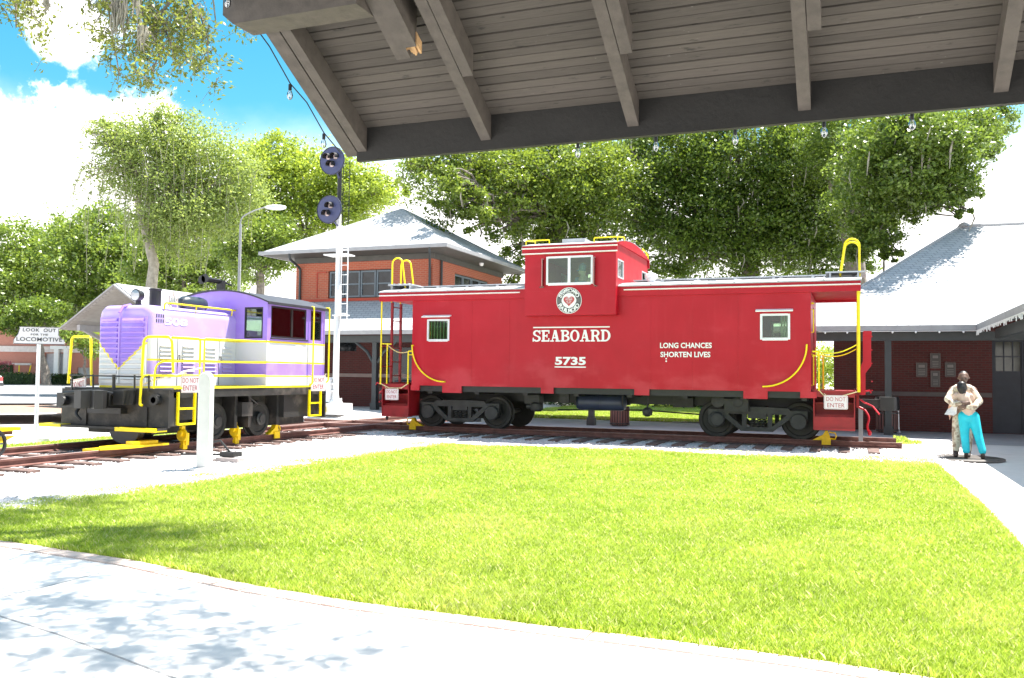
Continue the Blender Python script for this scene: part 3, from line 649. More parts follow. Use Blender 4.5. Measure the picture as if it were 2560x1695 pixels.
# ------------------------------------------------------------------ the depot: canopy, tower and station block
dep = thing('depot_building', 'red brick depot with hipped tower and long grey canopy roof behind locomotive and caboose', 'building', (-12, 31, 0))
EV, EZ, WV, WZ = 28.1, 3.1, 31.0, 4.47        # canopy eave, main wall line
# canopy roof between the left end and the station block: a gable ridged over the wall line
b = MB(); t = .12
b.add([(-24.3, EV, EZ+t), (3.18, EV, EZ+t), (8.5, WV, WZ+t), (-24.3, WV, WZ+t)], [(0, 1, 2, 3)])
b.add([(-24.3, EV, EZ), (3.18, EV, EZ), (8.5, WV, WZ), (-24.3, WV, WZ)], [(3, 2, 1, 0)])
b.quad((-24.3, EV, EZ), (-24.3, EV, EZ+t), (-24.3, WV, WZ+t), (-24.3, WV, WZ))
b.add([(-15.4, WV, WZ+t), (0, WV, WZ+t), (0, 34.5, 3.1+t), (-15.4, 34.5, 3.1+t)], [(0, 1, 2, 3)])
b.add([(-15.4, WV, WZ), (0, WV, WZ), (0, 34.5, 3.1), (-15.4, 34.5, 3.1)], [(3, 2, 1, 0)])
part('canopy_roof', b, 'shingle', dep, smooth=False, fix=False)
b = MB(); b.box(-24.3, 3.24, EV-.05, EV-.003, EZ-.02, EZ+.135); part('gutter', b, 'fascia', dep, smooth=False)
b = MB(); b.box(-24, 6, EV+.35, EV+.5, 2.80, 3.06); part('canopy_beam', b, 'greentrim', dep, smooth=False)
for x in (-20.6, -16.5, -12.4, -8.2, -3.6, .95, 5.2):
    b = MB(); gz = float(gh(x, 28.4)); b.box(x-.09, x+.09, EV+.33, EV+.52, gz, 2.8); b.box(x-.13, x+.13, EV+.29, EV+.56, gz, gz+.25)
    p = part('canopy_post', b, 'greentrim', dep, smooth=False)
    if x > -4: continue
    b = MB()
    for s_ in (-1, 1): b.tube([(x+s_*.09, EV+.425, 2.05), (x+s_*.35, EV+.425, 2.45), (x+s_*.85, EV+.425, 2.82)], .055, 6)
    part('bracket', b, 'greentrim', p, smooth=False)
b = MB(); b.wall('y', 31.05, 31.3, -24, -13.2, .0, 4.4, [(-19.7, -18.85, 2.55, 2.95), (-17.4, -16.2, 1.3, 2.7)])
part('ground_floor_wall', b, 'brickshade', dep, smooth=False)
b = MB(); b.box(-24, -13.2, 31.0, 31.05, 1.50, 1.64); part('belt_course', b, mat('belt_stone', (.26, .20, .18), .8), dep, smooth=False)
b = MB(); b.box(-19.7, -18.85, 31.1, 31.13, 2.55, 2.95); part('window', b, 'darkglass', dep, smooth=False); b = MB(); b.box(-17.4, -16.2, 31.1, 31.13, 1.3, 2.7); part('window', b, 'darkglass', dep, smooth=False)
# tower
TX0, TX1, TY0, TY1 = -21.8, -15.4, 31.0, 38.2
win = (-20.22, -17.22, 4.72, 5.86)
b = MB(); b.wall('y', TY0, TY0+.25, TX0, TX1, 4.4, 6.7, [win]); b.wall('y', TY1-.25, TY1, TX0, TX1, 0, 6.7)
b.wall('x', TX1-.25, TX1, TY0+.25, TY1-.25, 0, 6.7, [(33.0, 36.6, 4.75, 5.85)]); b.wall('x', TX0, TX0+.25, TY0+.25, TY1-.25, 0, 6.7)
b.box(TX0+.25, TX1-.25, TY0+.25, TY1-.25, 4.2, 4.3)
part('tower_wall', b, 'brick', dep, smooth=False)
b = MB(); b.box(TX0-.02, TX1+.02, TY0-.04, TY0-.001, 4.60, 4.70); b.box(-20.78, -20.72, TY0-.03, TY0-.001, 4.75, 5.84); b.box(-20.72, -20.3, TY0-.03, TY0-.001, 5.78, 5.84)
part('belt_course', b, mat('brick_trim', (.36, .055, .03), .8), dep, smooth=False)
X['bluegrey'] = mat('blue_grey_window_paint', (.12, .145, .165), .6, var=.08)
def sash(x0, x1, z0, z1, y, axis='y', nm='window'):
    b = MB(); w = .07; mz = (z0+z1)/2
    B = (lambda a, c, d, e, f, g: b.box(a, c, d, e, f, g)) if axis == 'y' else (lambda a, c, d, e, f, g: b.box(-e, -d, a, c, f, g))
    B(x0, x0+w, y-.04, y+.04, z0, z1); B(x1-w, x1, y-.04, y+.04, z0, z1); B(x0+w, x1-w, y-.04, y+.04, z1-w, z1); B(x0+w, x1-w, y-.04, y+.04, z0, z0+w); B(x0+w, x1-w, y-.03, y+.03, mz-.03, mz+.03)
    f = part(nm, b, 'bluegrey', dep, smooth=False)
    b = MB(); B(x0+w, x1-w, y-.008, y+.008, z0+w, z1-w); part('pane', b, 'darkglass', f, smooth=False)
for i in range(4):
    a = win[0]+.05+i*.735; sash(a, a+.70, win[2]+.03, win[3]-.03, TY0+.08)
for i in range(4):
    a = 33.04+i*.89; sash(a, a+.84, 4.78, 5.82, -(TX1-.08), 'x')
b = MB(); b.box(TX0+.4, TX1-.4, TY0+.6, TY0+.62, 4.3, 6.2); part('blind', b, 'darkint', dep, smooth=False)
# hipped tower roof with deep soffit and gutters
E0, E1, E2, E3, ap = -22.9, -14.45, 30.1, 39.25, 9.0
ez = 6.53; b = MB(); cxm, cym = (E0+E1)/2, (E2+E3)/2
b.add([(E0, E2, ez+.1), (E1, E2, ez+.1), (E1, E3, ez+.1), (E0, E3, ez+.1), (cxm, cym-.3, ap), (cxm, cym+.3, ap)], [(0, 1, 4), (1, 2, 5, 4), (2, 3, 5), (3, 0, 4, 5)])
part('tower_roof', b, 'shingle', dep, smooth=False)
b = MB(); b.add([(E0, E2, ez-.02), (E1, E2, ez-.02), (E1, E3, ez-.02), (E0, E3, ez-.02), (TX0, TY0, 6.42), (TX1, TY0, 6.42), (TX1, TY1, 6.42), (TX0, TY1, 6.42)], [(0, 1, 5, 4), (1, 2, 6, 5), (2, 3, 7, 6), (3, 0, 4, 7)])
b.box(TX0-.06, TX1+.06, TY0-.06, TY1+.06, 6.2, 6.42)
part('soffit', b, 'soffit', dep, smooth=False)
b = MB(); g = .09
b.box(E0-g, E1+g, E2-g, E2, ez-.03, ez+.11); b.box(E0-g, E1+g, E3, E3+g, ez-.03, ez+.11); b.box(E0-g, E0, E2, E3, ez-.03, ez+.11); b.box(E1, E1+g, E2, E3, ez-.03, ez+.11)
part('gutter', b, 'fascia', dep, smooth=False)
b = MB(); b.tube(fillet([(-15.1, E2-.04, ez), (-15.1, E2-.04, 6.3), (TX1-.12, TY0-.08, 5.9), (TX1-.12, TY0-.08, 4.5)], .12), .05, 8)
b.tube(fillet([(TX0+.3, E2-.04, ez), (TX0+.3, E2, 6.3), (TX0+.25, TY0-.08, 6.0), (TX0+.25, TY0-.08, 4.5)], .12), .05, 8)
b.tube([(TX1+.07, 31.6, 6.2), (TX1+.07, 31.6, 4.4)], .05, 8); part('downpipe', b, 'greentrim', dep)
b = MB(); b.lathe([(.10, 0), (.10, -.06), (.06, -.13)], (TX1+.5, 34.6, 6.45), 12); part('soffit_lamp', b, 'white', dep)
# station block to the right
SX0 = -.62
b = MB(); holes = [(4.02, 4.9, .02, 2.95)]
b.wall('y', WV, WV+.3, SX0, 22, 0, 4.45, holes); b.wall('x', SX0, SX0+.3, WV+.3, 41, 0, 4.45); part('station_wall', b, 'brickshade', dep, smooth=False)
b = MB(); b.box(SX0-.03, 4.0, WV-.05, WV-.001, 1.13, 1.26); b.box(4.92, 22, WV-.05, WV-.001, 1.13, 1.26); part('belt_course', b, mat('stone_belt_dusty', (.11, .095, .09), .8), dep, smooth=False)
X['doorblue'] = mat('dark_blue_door_paint', (.018, .021, .030), .55, var=.2)
b = MB(); b.box(4.0, 4.09, WV+.02, WV+.14, 0, 2.95); b.box(4.83, 4.92, WV+.02, WV+.14, 0, 2.95); b.box(4.09, 4.83, WV+.02, WV+.14, 2.86, 2.95); b.box(4.09, 4.83, WV+.05, WV+.12, .02, 1.95)
for i in range(3): b.box(4.09+i*.245, 4.12+i*.245, WV+.05, WV+.12, 1.95, 2.86)
b.box(4.8, 4.83, WV+.05, WV+.12, 1.95, 2.86); b.box(4.12, 4.8, WV+.055, WV+.115, 2.38, 2.42)
d = part('door', b, 'doorblue', dep, smooth=False)
b = MB(); b.box(4.1, 4.82, WV+.08, WV+.09, 1.95, 2.86); part('pane', b, mat('dusty_pane', (.07, .07, .055), .15, var=.2), d, smooth=False)
# main station roof above the canopy, hipped at its left end
rv, rzz = 36.0, 7.3; b = MB(); L0 = .1
b.add([(L0, WV, WZ+.125), (22, WV, WZ+.125), (22, rv, rzz), (3.7, rv, rzz), (L0, 41, WZ+.125), (22, 41, WZ+.125)], [(0, 1, 2, 3), (4, 0, 3), (5, 4, 3, 2)])
b.add([(L0, WV, WZ-.02), (22, WV, WZ-.02), (22, 41, WZ-.02), (L0, 41, WZ-.02)], [(3, 2, 1, 0)])
part('station_roof', b, 'shingle', dep, smooth=False)
b = MB(); b.tube([(3.7, rv, rzz+.02), (22, rv, rzz+.02)], .06, 8); b.tube([(3.7, rv, rzz+.02), (L0, WV, WZ+.14)], .045, 8); b.lathe([(.22, 0), (.16, .10), (.05, .16)], (3.8, rv, rzz), 12); part('ridge_cap', b, 'fascia', dep)
b = MB(); b.box(SX0, SX0+.12, WV-.9, WV-.02, 2.9, 4.4); part('canopy_end_board', b, 'soffit', dep, smooth=False)
# side canopy that runs towards the camera on the right
b = MB(); SE = 3.3; zc = lambda x: 3.1+(x-SE)*.62
b.add([(SE, 9, zc(SE)+.12), (6.2, 9, zc(6.2)+.12), (6.2, WV, zc(6.2)+.12), (SE, EV, zc(SE)+.12)], [(0, 1, 2, 3)])
b.add([(SE, 9, zc(SE)), (6.2, 9, zc(6.2)), (6.2, WV, zc(6.2)), (SE, EV, zc(SE))], [(3, 2, 1, 0)])
b.add([(6.2, 9, zc(6.2)+.12), (9.3, 9, 3.2), (9.3, WV, 3.2), (6.2, WV, zc(6.2)+.12)], [(0, 1, 2, 3)])
b.quad((SE, 9, 3.1), (SE, 9, 3.22), (6.2, 9, zc(6.2)+.12), (6.2, 9, zc(6.2)))
part('side_canopy_roof', b, 'shingle', dep, smooth=False, fix=False)
b = MB(); b.box(SE-.05, SE, 9, EV-.06, 3.06, 3.24); part('side_canopy_gutter', b, 'fascia', dep, smooth=False)
b = MB(); b.box(3.65, 3.8, 9, 27.5, 2.82, 3.08); part('side_canopy_beam', b, 'greentrim', dep, smooth=False)
for y in (11.5, 9.2): b = MB(); b.box(3.64, 3.81, y, y+.18, 0, 2.82); part('canopy_post', b, 'greentrim', dep, smooth=False)
# icicle lights along both eaves
r = thing('icicle_lights', 'white icicle lights hanging in a row under the station eave', 'string lights', (3.0, 28.0, 3.0))
b = MB(); b.tube([(-1, EV-.06, 3.06), (3.23, EV-.06, 3.06), (3.23, 9.5, 3.05)], .008, 5); part('cable', b, 'white', r)
for y in np.arange(15, 27.9, .17):
    h = random.choice((.05, .09, .13)); b = MB(); b.tube([(3.23, y, 3.05), (3.23+random.uniform(-.01, .01), y, 3.05-h)], .012, 5); part('icicle', b, 'white', r)
for x in np.arange(-.8, 3.1, .62): b = MB(); b.lathe([(.02, 0), (.03, -.03), (.01, -.06)], (x, EV-.07, 3.06), 6); part('bulb', b, 'white', r)
# framed plaques on the station wall
for i, (x0, x1, z0, z1, l) in enumerate(((1.86, 2.18, 1.75, 2.2, 'left framed plaque of the three in a row on the station wall'), (2.27, 2.57, 2.02, 2.5, 'highest framed plaque on the brick station wall'), (2.69, 3.0, 1.76, 2.21, 'framed plaque nearest the dark blue door on the station wall'), (2.28, 2.55, 1.43, 1.94, 'lowest framed plaque on the brick station wall'))):
    r = thing('framed_plaque', l, 'plaque', ((x0+x1)/2, WV-.03, z0), 'framed plaques on the station wall'); b = MB(); w = .028
    b.box(x0, x0+w, WV-.05, WV-.002, z0, z1); b.box(x1-w, x1, WV-.05, WV-.002, z0, z1); b.box(x0+w, x1-w, WV-.05, WV-.002, z0, z0+w); b.box(x0+w, x1-w, WV-.05, WV-.002, z1-w, z1); part('frame', b, mat('bronze_frame', (.09, .07, .065), .4, .4), r, smooth=False)
    b = MB(); b.box(x0+w, x1-w, WV-.03, WV-.004, z0+w, z1-w); b.cur = 1; b.box(x0+.07, x1-.07, WV-.034, WV-.031, z1-.16, z1-.07)
    for k in range(4): b.box(x0+.06, x1-.06, WV-.034, WV-.031, z0+.06+k*.05, z0+.075+k*.05)
    part('panel', b, [mat('plaque_face', (.05, .045, .04), .4, var=.2), mat('plaque_relief', (.17, .15, .14), .5)], r, smooth=False)
# small gabled pavilion at the left end, grey boards under the overhang
pv = thing('gabled_shelter', 'grey gabled shelter roof with brackets behind the purple locomotive', 'shelter', (-24.5, 28, .3))
gx, hw, y0, y1 = -24.5, 2.5, 24.0, 33.5; b = MB(); za, ze = 4.66, 3.12
for s_ in (-1, 1):
    b.add([(gx, y0, za+.1), (gx+s_*hw, y0, ze+.1), (gx+s_*hw, y1, ze+.1), (gx, y1, za+.1), (gx, y0, za), (gx+s_*hw, y0, ze), (gx+s_*hw, y1, ze), (gx, y1, za)], [(0, 1, 2, 3), (7, 6, 5, 4), (0, 4, 5, 1), (1, 5, 6, 2), (2, 6, 7, 3)])
part('roof', b, 'shingle', pv, smooth=False)
b = MB()
for s_ in (-1, 1):
    for k in range(14):
        t0, t1 = k/14, (k+.93)/14; P_ = lambda t, y, d: (gx+s_*hw*t, y, za+(ze-za)*t-d)
        b.add([P_(t0, y0+.06, .012), P_(t1, y0+.06, .012), P_(t1, y1-.06, .012), P_(t0, y1-.06, .012)], [(0, 1, 2, 3)])
part('ceiling_boards', b, mat('shelter_ceiling_grey', (.34, .34, .33), .7, var=.1), pv, smooth=False, fix=False)
b = MB(); b.add([(gx-hw+.8, y0+1.6, 3.0), (gx+hw-.8, y0+1.6, 3.0), (gx+hw-.8, y0+1.6, 3.45), (gx, y0+1.6, 4.6), (gx-hw+.8, y0+1.6, 3.45)], [(0, 1, 2, 3, 4)]); part('gable_board', b, 'fascia', pv, smooth=False)
b = MB()
for s_ in (-1, 1): b.bar((gx, y0-.03, za+.03), (gx+s_*hw, y0-.03, ze+.03), .05, .17, (0, -1, 0))
part('barge_board', b, 'fascia', pv, smooth=False)
for s_ in (-1, 1):
    b = MB(); x = gx+s_*(hw-.7); b.box(x-.07, x+.07, y0+.1, y1-.1, 3.1, 3.3); b.bar((x, y0+1.7, 2.6), (x, y0+.3, 3.15), .12, .12); part('purlin', b, 'fascia', pv, smooth=False)
    for y in (y0+1.7, y0+5, y1-.6): b = MB(); b.box(x-.09, x+.09, y-.09, y+.09, 0, 3.1); part('post', b, 'greentrim', pv, smooth=False)

# ------------------------------------------------------------------ the caboose
cab = thing('caboose', 'bright red railroad caboose with wide cupola and white SEABOARD 5735 lettering', 'caboose', (-5.94, 22.4, .23))
N_, F_ = 20.9, 23.9; BX0, BX1 = -10.98, -.9; CM = 22.4; SIL, EAV = 1.35, 3.62
wins = [(-10.53, -9.89, 2.53, 3.10), (-2.0, -1.35, 2.53, 3.12)]
b = MB()
b.wall('y', N_, N_+.06, BX0, BX1, SIL, EAV, wins); b.wall('y', F_-.06, F_, BX0, BX1, SIL, EAV, wins)
door = (CM-.38, CM+.38, SIL+.02, 3.35)
b.wall('x', BX0, BX0+.05, N_+.06, F_-.06, SIL, EAV, [door]); b.wall('x', BX1-.05, BX1, N_+.06, F_-.06, SIL, EAV, [door])
for x in (-9.25, -8.2, -4.55, -3.55, -2.5): b.box(x-.006, x+.006, N_-.004, N_, SIL, EAV)
for x0, x1, z in ((-11.0, -10.75, 1.215), (-10.07, -9.52, 1.17), (-7.33, -7.0, 1.2), (-4.94, -4.58, 1.2), (-2.38, -1.84, 1.17), (-1.13, -.78, 1.21)):
    b.box(x0, x1, N_-.003, N_+.05, z, SIL+.001); b.box(x0, x1, F_-.05, F_+.003, z, SIL+.001)
part('body', b, 'red', cab)
b = MB(); b.box(BX0+.06, BX1-.06, N_+.07, F_-.07, SIL, SIL+.05); b.box(-8.6, -8.5, N_+.07, F_-.07, 1.4, 3.6); b.box(-4.1, -4.0, N_+.07, F_-.9, 1.4, 3.6); b.box(-10.2, -9.4, 23.0, 23.8, 1.4, 2.3); b.box(-2.2, -1.4, 23.0, 23.8, 1.4, 2.2)
part('interior', b, 'interior', cab, smooth=False)
b = MB()
for i in range(7):
    x = -10.49+i*.09; b.box(x, x+.052, N_+.10, N_+.105, 2.53, 3.10)
for i in range(4):
    x = -1.56+i*.06; b.box(x, x+.045, N_+.10, N_+.105, 2.53, 3.12)
part('window_blind', b, mat('pale_green_blind', (.34, .38, .27), .8, var=.2), cab, smooth=False)
for ex, sgn in ((BX0+.02, -1), (BX1-.04, 1)):
    b = MB(); b.wall('x', ex, ex+.03, door[0], door[1], door[2], door[3], [(CM-.22, CM+.22, 2.5, 3.15)]); d = part('door', b, 'red_dark', cab, smooth=False)
    b = MB(); b.box(ex+.01, ex+.02, CM-.22, CM+.22, 2.5, 3.15); part('pane', b, 'glass', d, smooth=False)
    b = MB(); b.tube([(ex+sgn*.07, CM+.3, 2.2), (ex+sgn*.07, CM+.3, 2.4)], .012, 6); part('handle', b, 'yellow', d)
def window(x0, x1, z0, z1, y, mid=None, vis=None, far=False):
    s_ = 1 if far else -1; b = MB(); w = .045; A, B = sorted((y+s_*.03, y-s_*.03))
    b.box(x0-.005, x0+w, A, B, z0, z1); b.box(x1-w, x1+.005, A, B, z0, z1); b.box(x0+w, x1-w, A, B, z1-w, z1+.005); b.box(x0+w, x1-w, A, B, z0-.02, z0+w)
    if mid: b.box(mid-.035, mid+.035, A+.004, B-.004, z0+w, z1-w)
    f = part('window', b, 'alu', cab, smooth=False)
    b = MB(); b.box(x0+w, x1-w, y-.004, y+.004, z0+w, z1-w); part('pane', b, 'glass', f, smooth=False)
    if vis:
        b = MB(); b.prism([(y+s_*.002, vis[2]), (y+s_*.12, vis[2]-.035), (y+s_*.125, vis[2]-.01), (y+s_*.002, vis[2]+.035)], 'x', vis[0], vis[1]); part('visor', b, 'white', f, smooth=False)
window(*wins[0], N_+.01, None, (-10.66, -9.84, 3.18)); window(*wins[1], N_+.01, None, (-2.10, -1.28, 3.20))
window(*wins[0], F_-.01, far=True); window(*wins[1], F_-.01, far=True)
# roof: red eave, drip strip, arched silver top, running boards
def archp(y0, y1, z0, z1, n=12):
    c, h = (y0+y1)/2, (y1-y0)/2; return [(c+h*(2*i/n-1), z0+(z1-z0)*(1-(2*i/n-1)**2)) for i in range(n+1)]
RX0, RX1 = -11.97, .15
b = MB(); b.prism([(N_-.05, 3.60), (N_-.05, 3.84)]+archp(N_-.05, F_+.05, 3.84, 4.0)[1:-1]+[(F_+.05, 3.84), (F_+.05, 3.60), (F_-.1, 3.60), (F_-.1, 3.66), (N_+.1, 3.66), (N_+.1, 3.60)], 'x', RX0, RX1)
part('eave_board', b, 'red', cab)
b = MB()
b.prism([(N_-.085, 3.745), (N_-.05, 3.735), (N_-.05, 3.765), (N_-.085, 3.765)], 'x', RX0, -7.9); part('drip_strip', b, 'white', cab, smooth=False)
b = MB(); b.prism([(N_-.085, 3.745), (N_-.05, 3.735), (N_-.05, 3.765), (N_-.085, 3.765)], 'x', -5.2, RX1)
part('drip_strip', b, 'white', cab, smooth=False)
b = MB(); pr = archp(N_-.07, F_+.07, 3.86, 4.05); b.prism([(p, q-.03) for p, q in reversed(pr)]+pr, 'x', RX0-.02, RX1+.02)
for x in np.arange(-11.4, 0, .98): b.prism([(p, q+.001) for p, q in reversed(pr)]+[(p, q+.02) for p, q in pr], 'x', x-.02, x+.02)
part('roof', b, 'silverroof', cab)
b = MB()
for y in (22.05, 22.27, 22.49):
    b.box(RX0-.05, -7.75, y, y+.19, 4.09, 4.12); b.box(-5.25, RX1+.12, y, y+.19, 4.09, 4.12)
for x in np.arange(-11.7, .2, .9):
    if not -7.9 < x < -5.1: b.box(x-.03, x+.03, 22.0, 22.75, 4.0, 4.088)
b.box(RX0+.0, RX0+.75, 21.3, 22.0, 4.07, 4.10); b.box(RX1-.75, RX1+.1, 21.3, 22.0, 4.07, 4.10)
for x in (RX0+.1, RX0+.65, RX1-.65, RX1-.05): b.box(x-.02, x+.02, 21.35, 22.0, 3.9, 4.07)
for k in range(5): b.box(RX0+.02+k*.15, RX0+.06+k*.15, 21.28, 22.02, 4.10, 4.125)
part('running_board', b, 'silverroof', cab, smooth=False)
b = MB()
for x in (-11.2, -9.9, -8.7, -4.3, -3.1, -1.9, -.9): b = MB(); b.box(x-.10, x+.10, N_+.04, N_+.16, 3.87, 3.93); part('eave_vent', b, 'white', cab, smooth=False)
b = MB()
b.lathe([(.10, 0), (.10, .10), (.16, .12), (.16, .20), (.05, .25)], (-4.72, 21.75, 4.0), 14); part('roof_vent', b, 'white', cab); b = MB(); b.lathe([(.06, 0), (.06, .3), (.10, .32), (.1, .36)], (-8.4, 22.9, 4.0), 12); part('roof_vent', b, 'white', cab)
# cupola
CX0, CX1, CN, CF_ = -7.70, -5.35, 20.65, 24.15
cw = (-7.12, -5.93, 3.90, 4.60); b = MB()
b.wall('y', CN, CN+.05, CX0, CX1, 3.14, 4.72, [cw]); b.wall('y', CF_-.05, CF_, CX0, CX1, 3.14, 4.72, [cw])
ew = [(20.80, 21.38, 4.06, 4.52), (23.42, 24.0, 4.06, 4.52)]
for a, c in ((CX0, CX0+.05), (CX1-.05, CX1)):
    b.wall('x', a, c, CN+.05, CF_-.05, 3.85, 4.72, ew); b.box(a, c, CN+.05, N_-.002, 3.14, 3.85); b.box(a, c, F_+.002, CF_-.05, 3.14, 3.85)
    b.prism([(CN+.05, 4.72)]+archp(CN+.05, CF_-.05, 4.84, 5.05)+[(CF_-.05, 4.72)], 'x', a, c)
b.box(CX0+.05, CX1-.05, CN+.05, N_-.002, 3.142, 3.17); b.box(CX0, CX1, CN-.004, CN, 3.74, 3.748)
cu = part('cupola', b, 'red', cab)
b = MB(); b.box(CX0+.05, CX1-.05, CN+.3, CF_-.3, 3.70, 3.74); part('cupola_floor', b, 'interior', cab, smooth=False)
b = MB(); b.wall('y', CF_-.08, CF_-.06, CX0+.06, CX1-.06, 3.75, 4.7, [cw]); b.box(CX0+.06, CX1-.06, CN+.06, CF_-.09, 4.70, 4.72); b.box(CX0+.06, CX0+.08, CN+.06, CF_-.09, 3.75, 4.05); part('cupola_lining', b, mat('pale_green_lining', (.42, .50, .26), .7, var=.15), cab, smooth=False)
b = MB()
for y in (CN-.055, CF_): b.box(CX0-.06, CX1+.04, y, y+.055, 4.665, 4.88)
b.prism([(CN-.055, 4.88)]+archp(CN-.055, CF_+.055, 4.885, 5.09)+[(CF_+.055, 4.88)], 'x', CX0-.06, CX1+.04); part('cupola_eave', b, 'red', cab)
b = MB()
for z in (4.665, 4.80): b = MB(); b.prism([(CN-.085, z+.012), (CN-.055, z), (CN-.055, z+.03), (CN-.085, z+.03)], 'x', CX0-.07, CX1+.045); part('drip_strip', b, 'white', cab, smooth=False)
b = MB(); pr = archp(CN-.07, CF_+.07, 4.895, 5.115); b.prism([(p, q-.012) for p, q in reversed(pr)]+pr, 'x', CX0-.05, CX1+.03); b.box(-6.9, -6.3, 21.2, 21.9, 5.0, 5.12); part('cupola_roof', b, 'silverroof', cab)
window(*cw, CN+.0, -6.53); window(*cw, CF_, -6.53, far=True)
for a in (CX0+.025, CX1-.025):
    for y0, y1, z0, z1 in ew:
        b = MB(); w = .03
        b.box(a-.035, a+.035, y0, y0+w, z0, z1); b.box(a-.035, a+.035, y1-w, y1, z0, z1); b.box(a-.035, a+.035, y0+w, y1-w, z1-w, z1); b.box(a-.035, a+.035, y0+w, y1-w, z0, z0+w); f = part('window', b, 'alu', cab, smooth=False)
        b = MB(); b.box(a-.004, a+.004, y0+w, y1-w, z0+w, z1-w); part('pane', b, 'glass', f, smooth=False)
for x, s_ in ((-7.20, -1), (-5.87, 1)):
    b = MB(); b.box(x-.006, x+.006, CN-.13, CN-.002, 3.86, 4.54); b.box(x-.10 if s_ < 0 else x-.02, x+.02 if s_ < 0 else x+.06, CN-.03, CN-.002, 3.83, 3.86); part('wind_deflector', b, 'glass', cab, smooth=False)
    b = MB(); b.tube([(x, CN-.01, 4.545), (x, CN-.13, 4.545), (x, CN-.13, 3.86), (x, CN-.01, 3.86)], .011, 6); part('deflector_frame', b, mat('deflector_frame_paint', (.5, .25, .25), .5), cab)
def rail_tube(pts, m='yellow', r=.016, nm='grab_rail', fl=.06):
    b = MB(); b.tube(fillet(pts, fl), r, 8); return part(nm, b, m, cab)
for x0, x1 in ((-7.70, -7.08), (-5.92, -5.33)):
    for y, yy in ((CN+.06, CN+.75), (CF_-.06, CF_-.75)):
        cx_ = x0 if x0 < -7 else x1; ox = x1 if x0 < -7 else x0
        rail_tube([(ox, y, 4.92), (ox, y, 5.035), (cx_, y, 5.035), (cx_, yy, 5.12), (cx_, yy, 5.0)], fl=.03); rail_tube([(cx_, y, 5.035), (cx_, y, 4.9)])
b = MB(); b.tube([(-5.62, 22.0, 5.05), (-5.70, 22.0, 5.32)], .006, 5); part('antenna', b, 'white', cab)
# curved grab irons on the side
for y in (N_-.07, F_+.07):
    sg = -1 if y < N_ else 1
    for cx_, a0, a1 in ((-9.99, 180, 270), (-1.94, 0, -90)):
        pts = [(p[0], y, p[2]) for p in arc((cx_, y, 2.41), .955, a0, a1, 14)]; pts = [(pts[0][0], y-sg*.07, pts[0][2]+.0)]+pts+[(pts[-1][0], y-sg*.07, pts[-1][2])]
        b = MB(); b.tube(pts, .019, 8); part('grab_iron', b, 'yellow', cab)
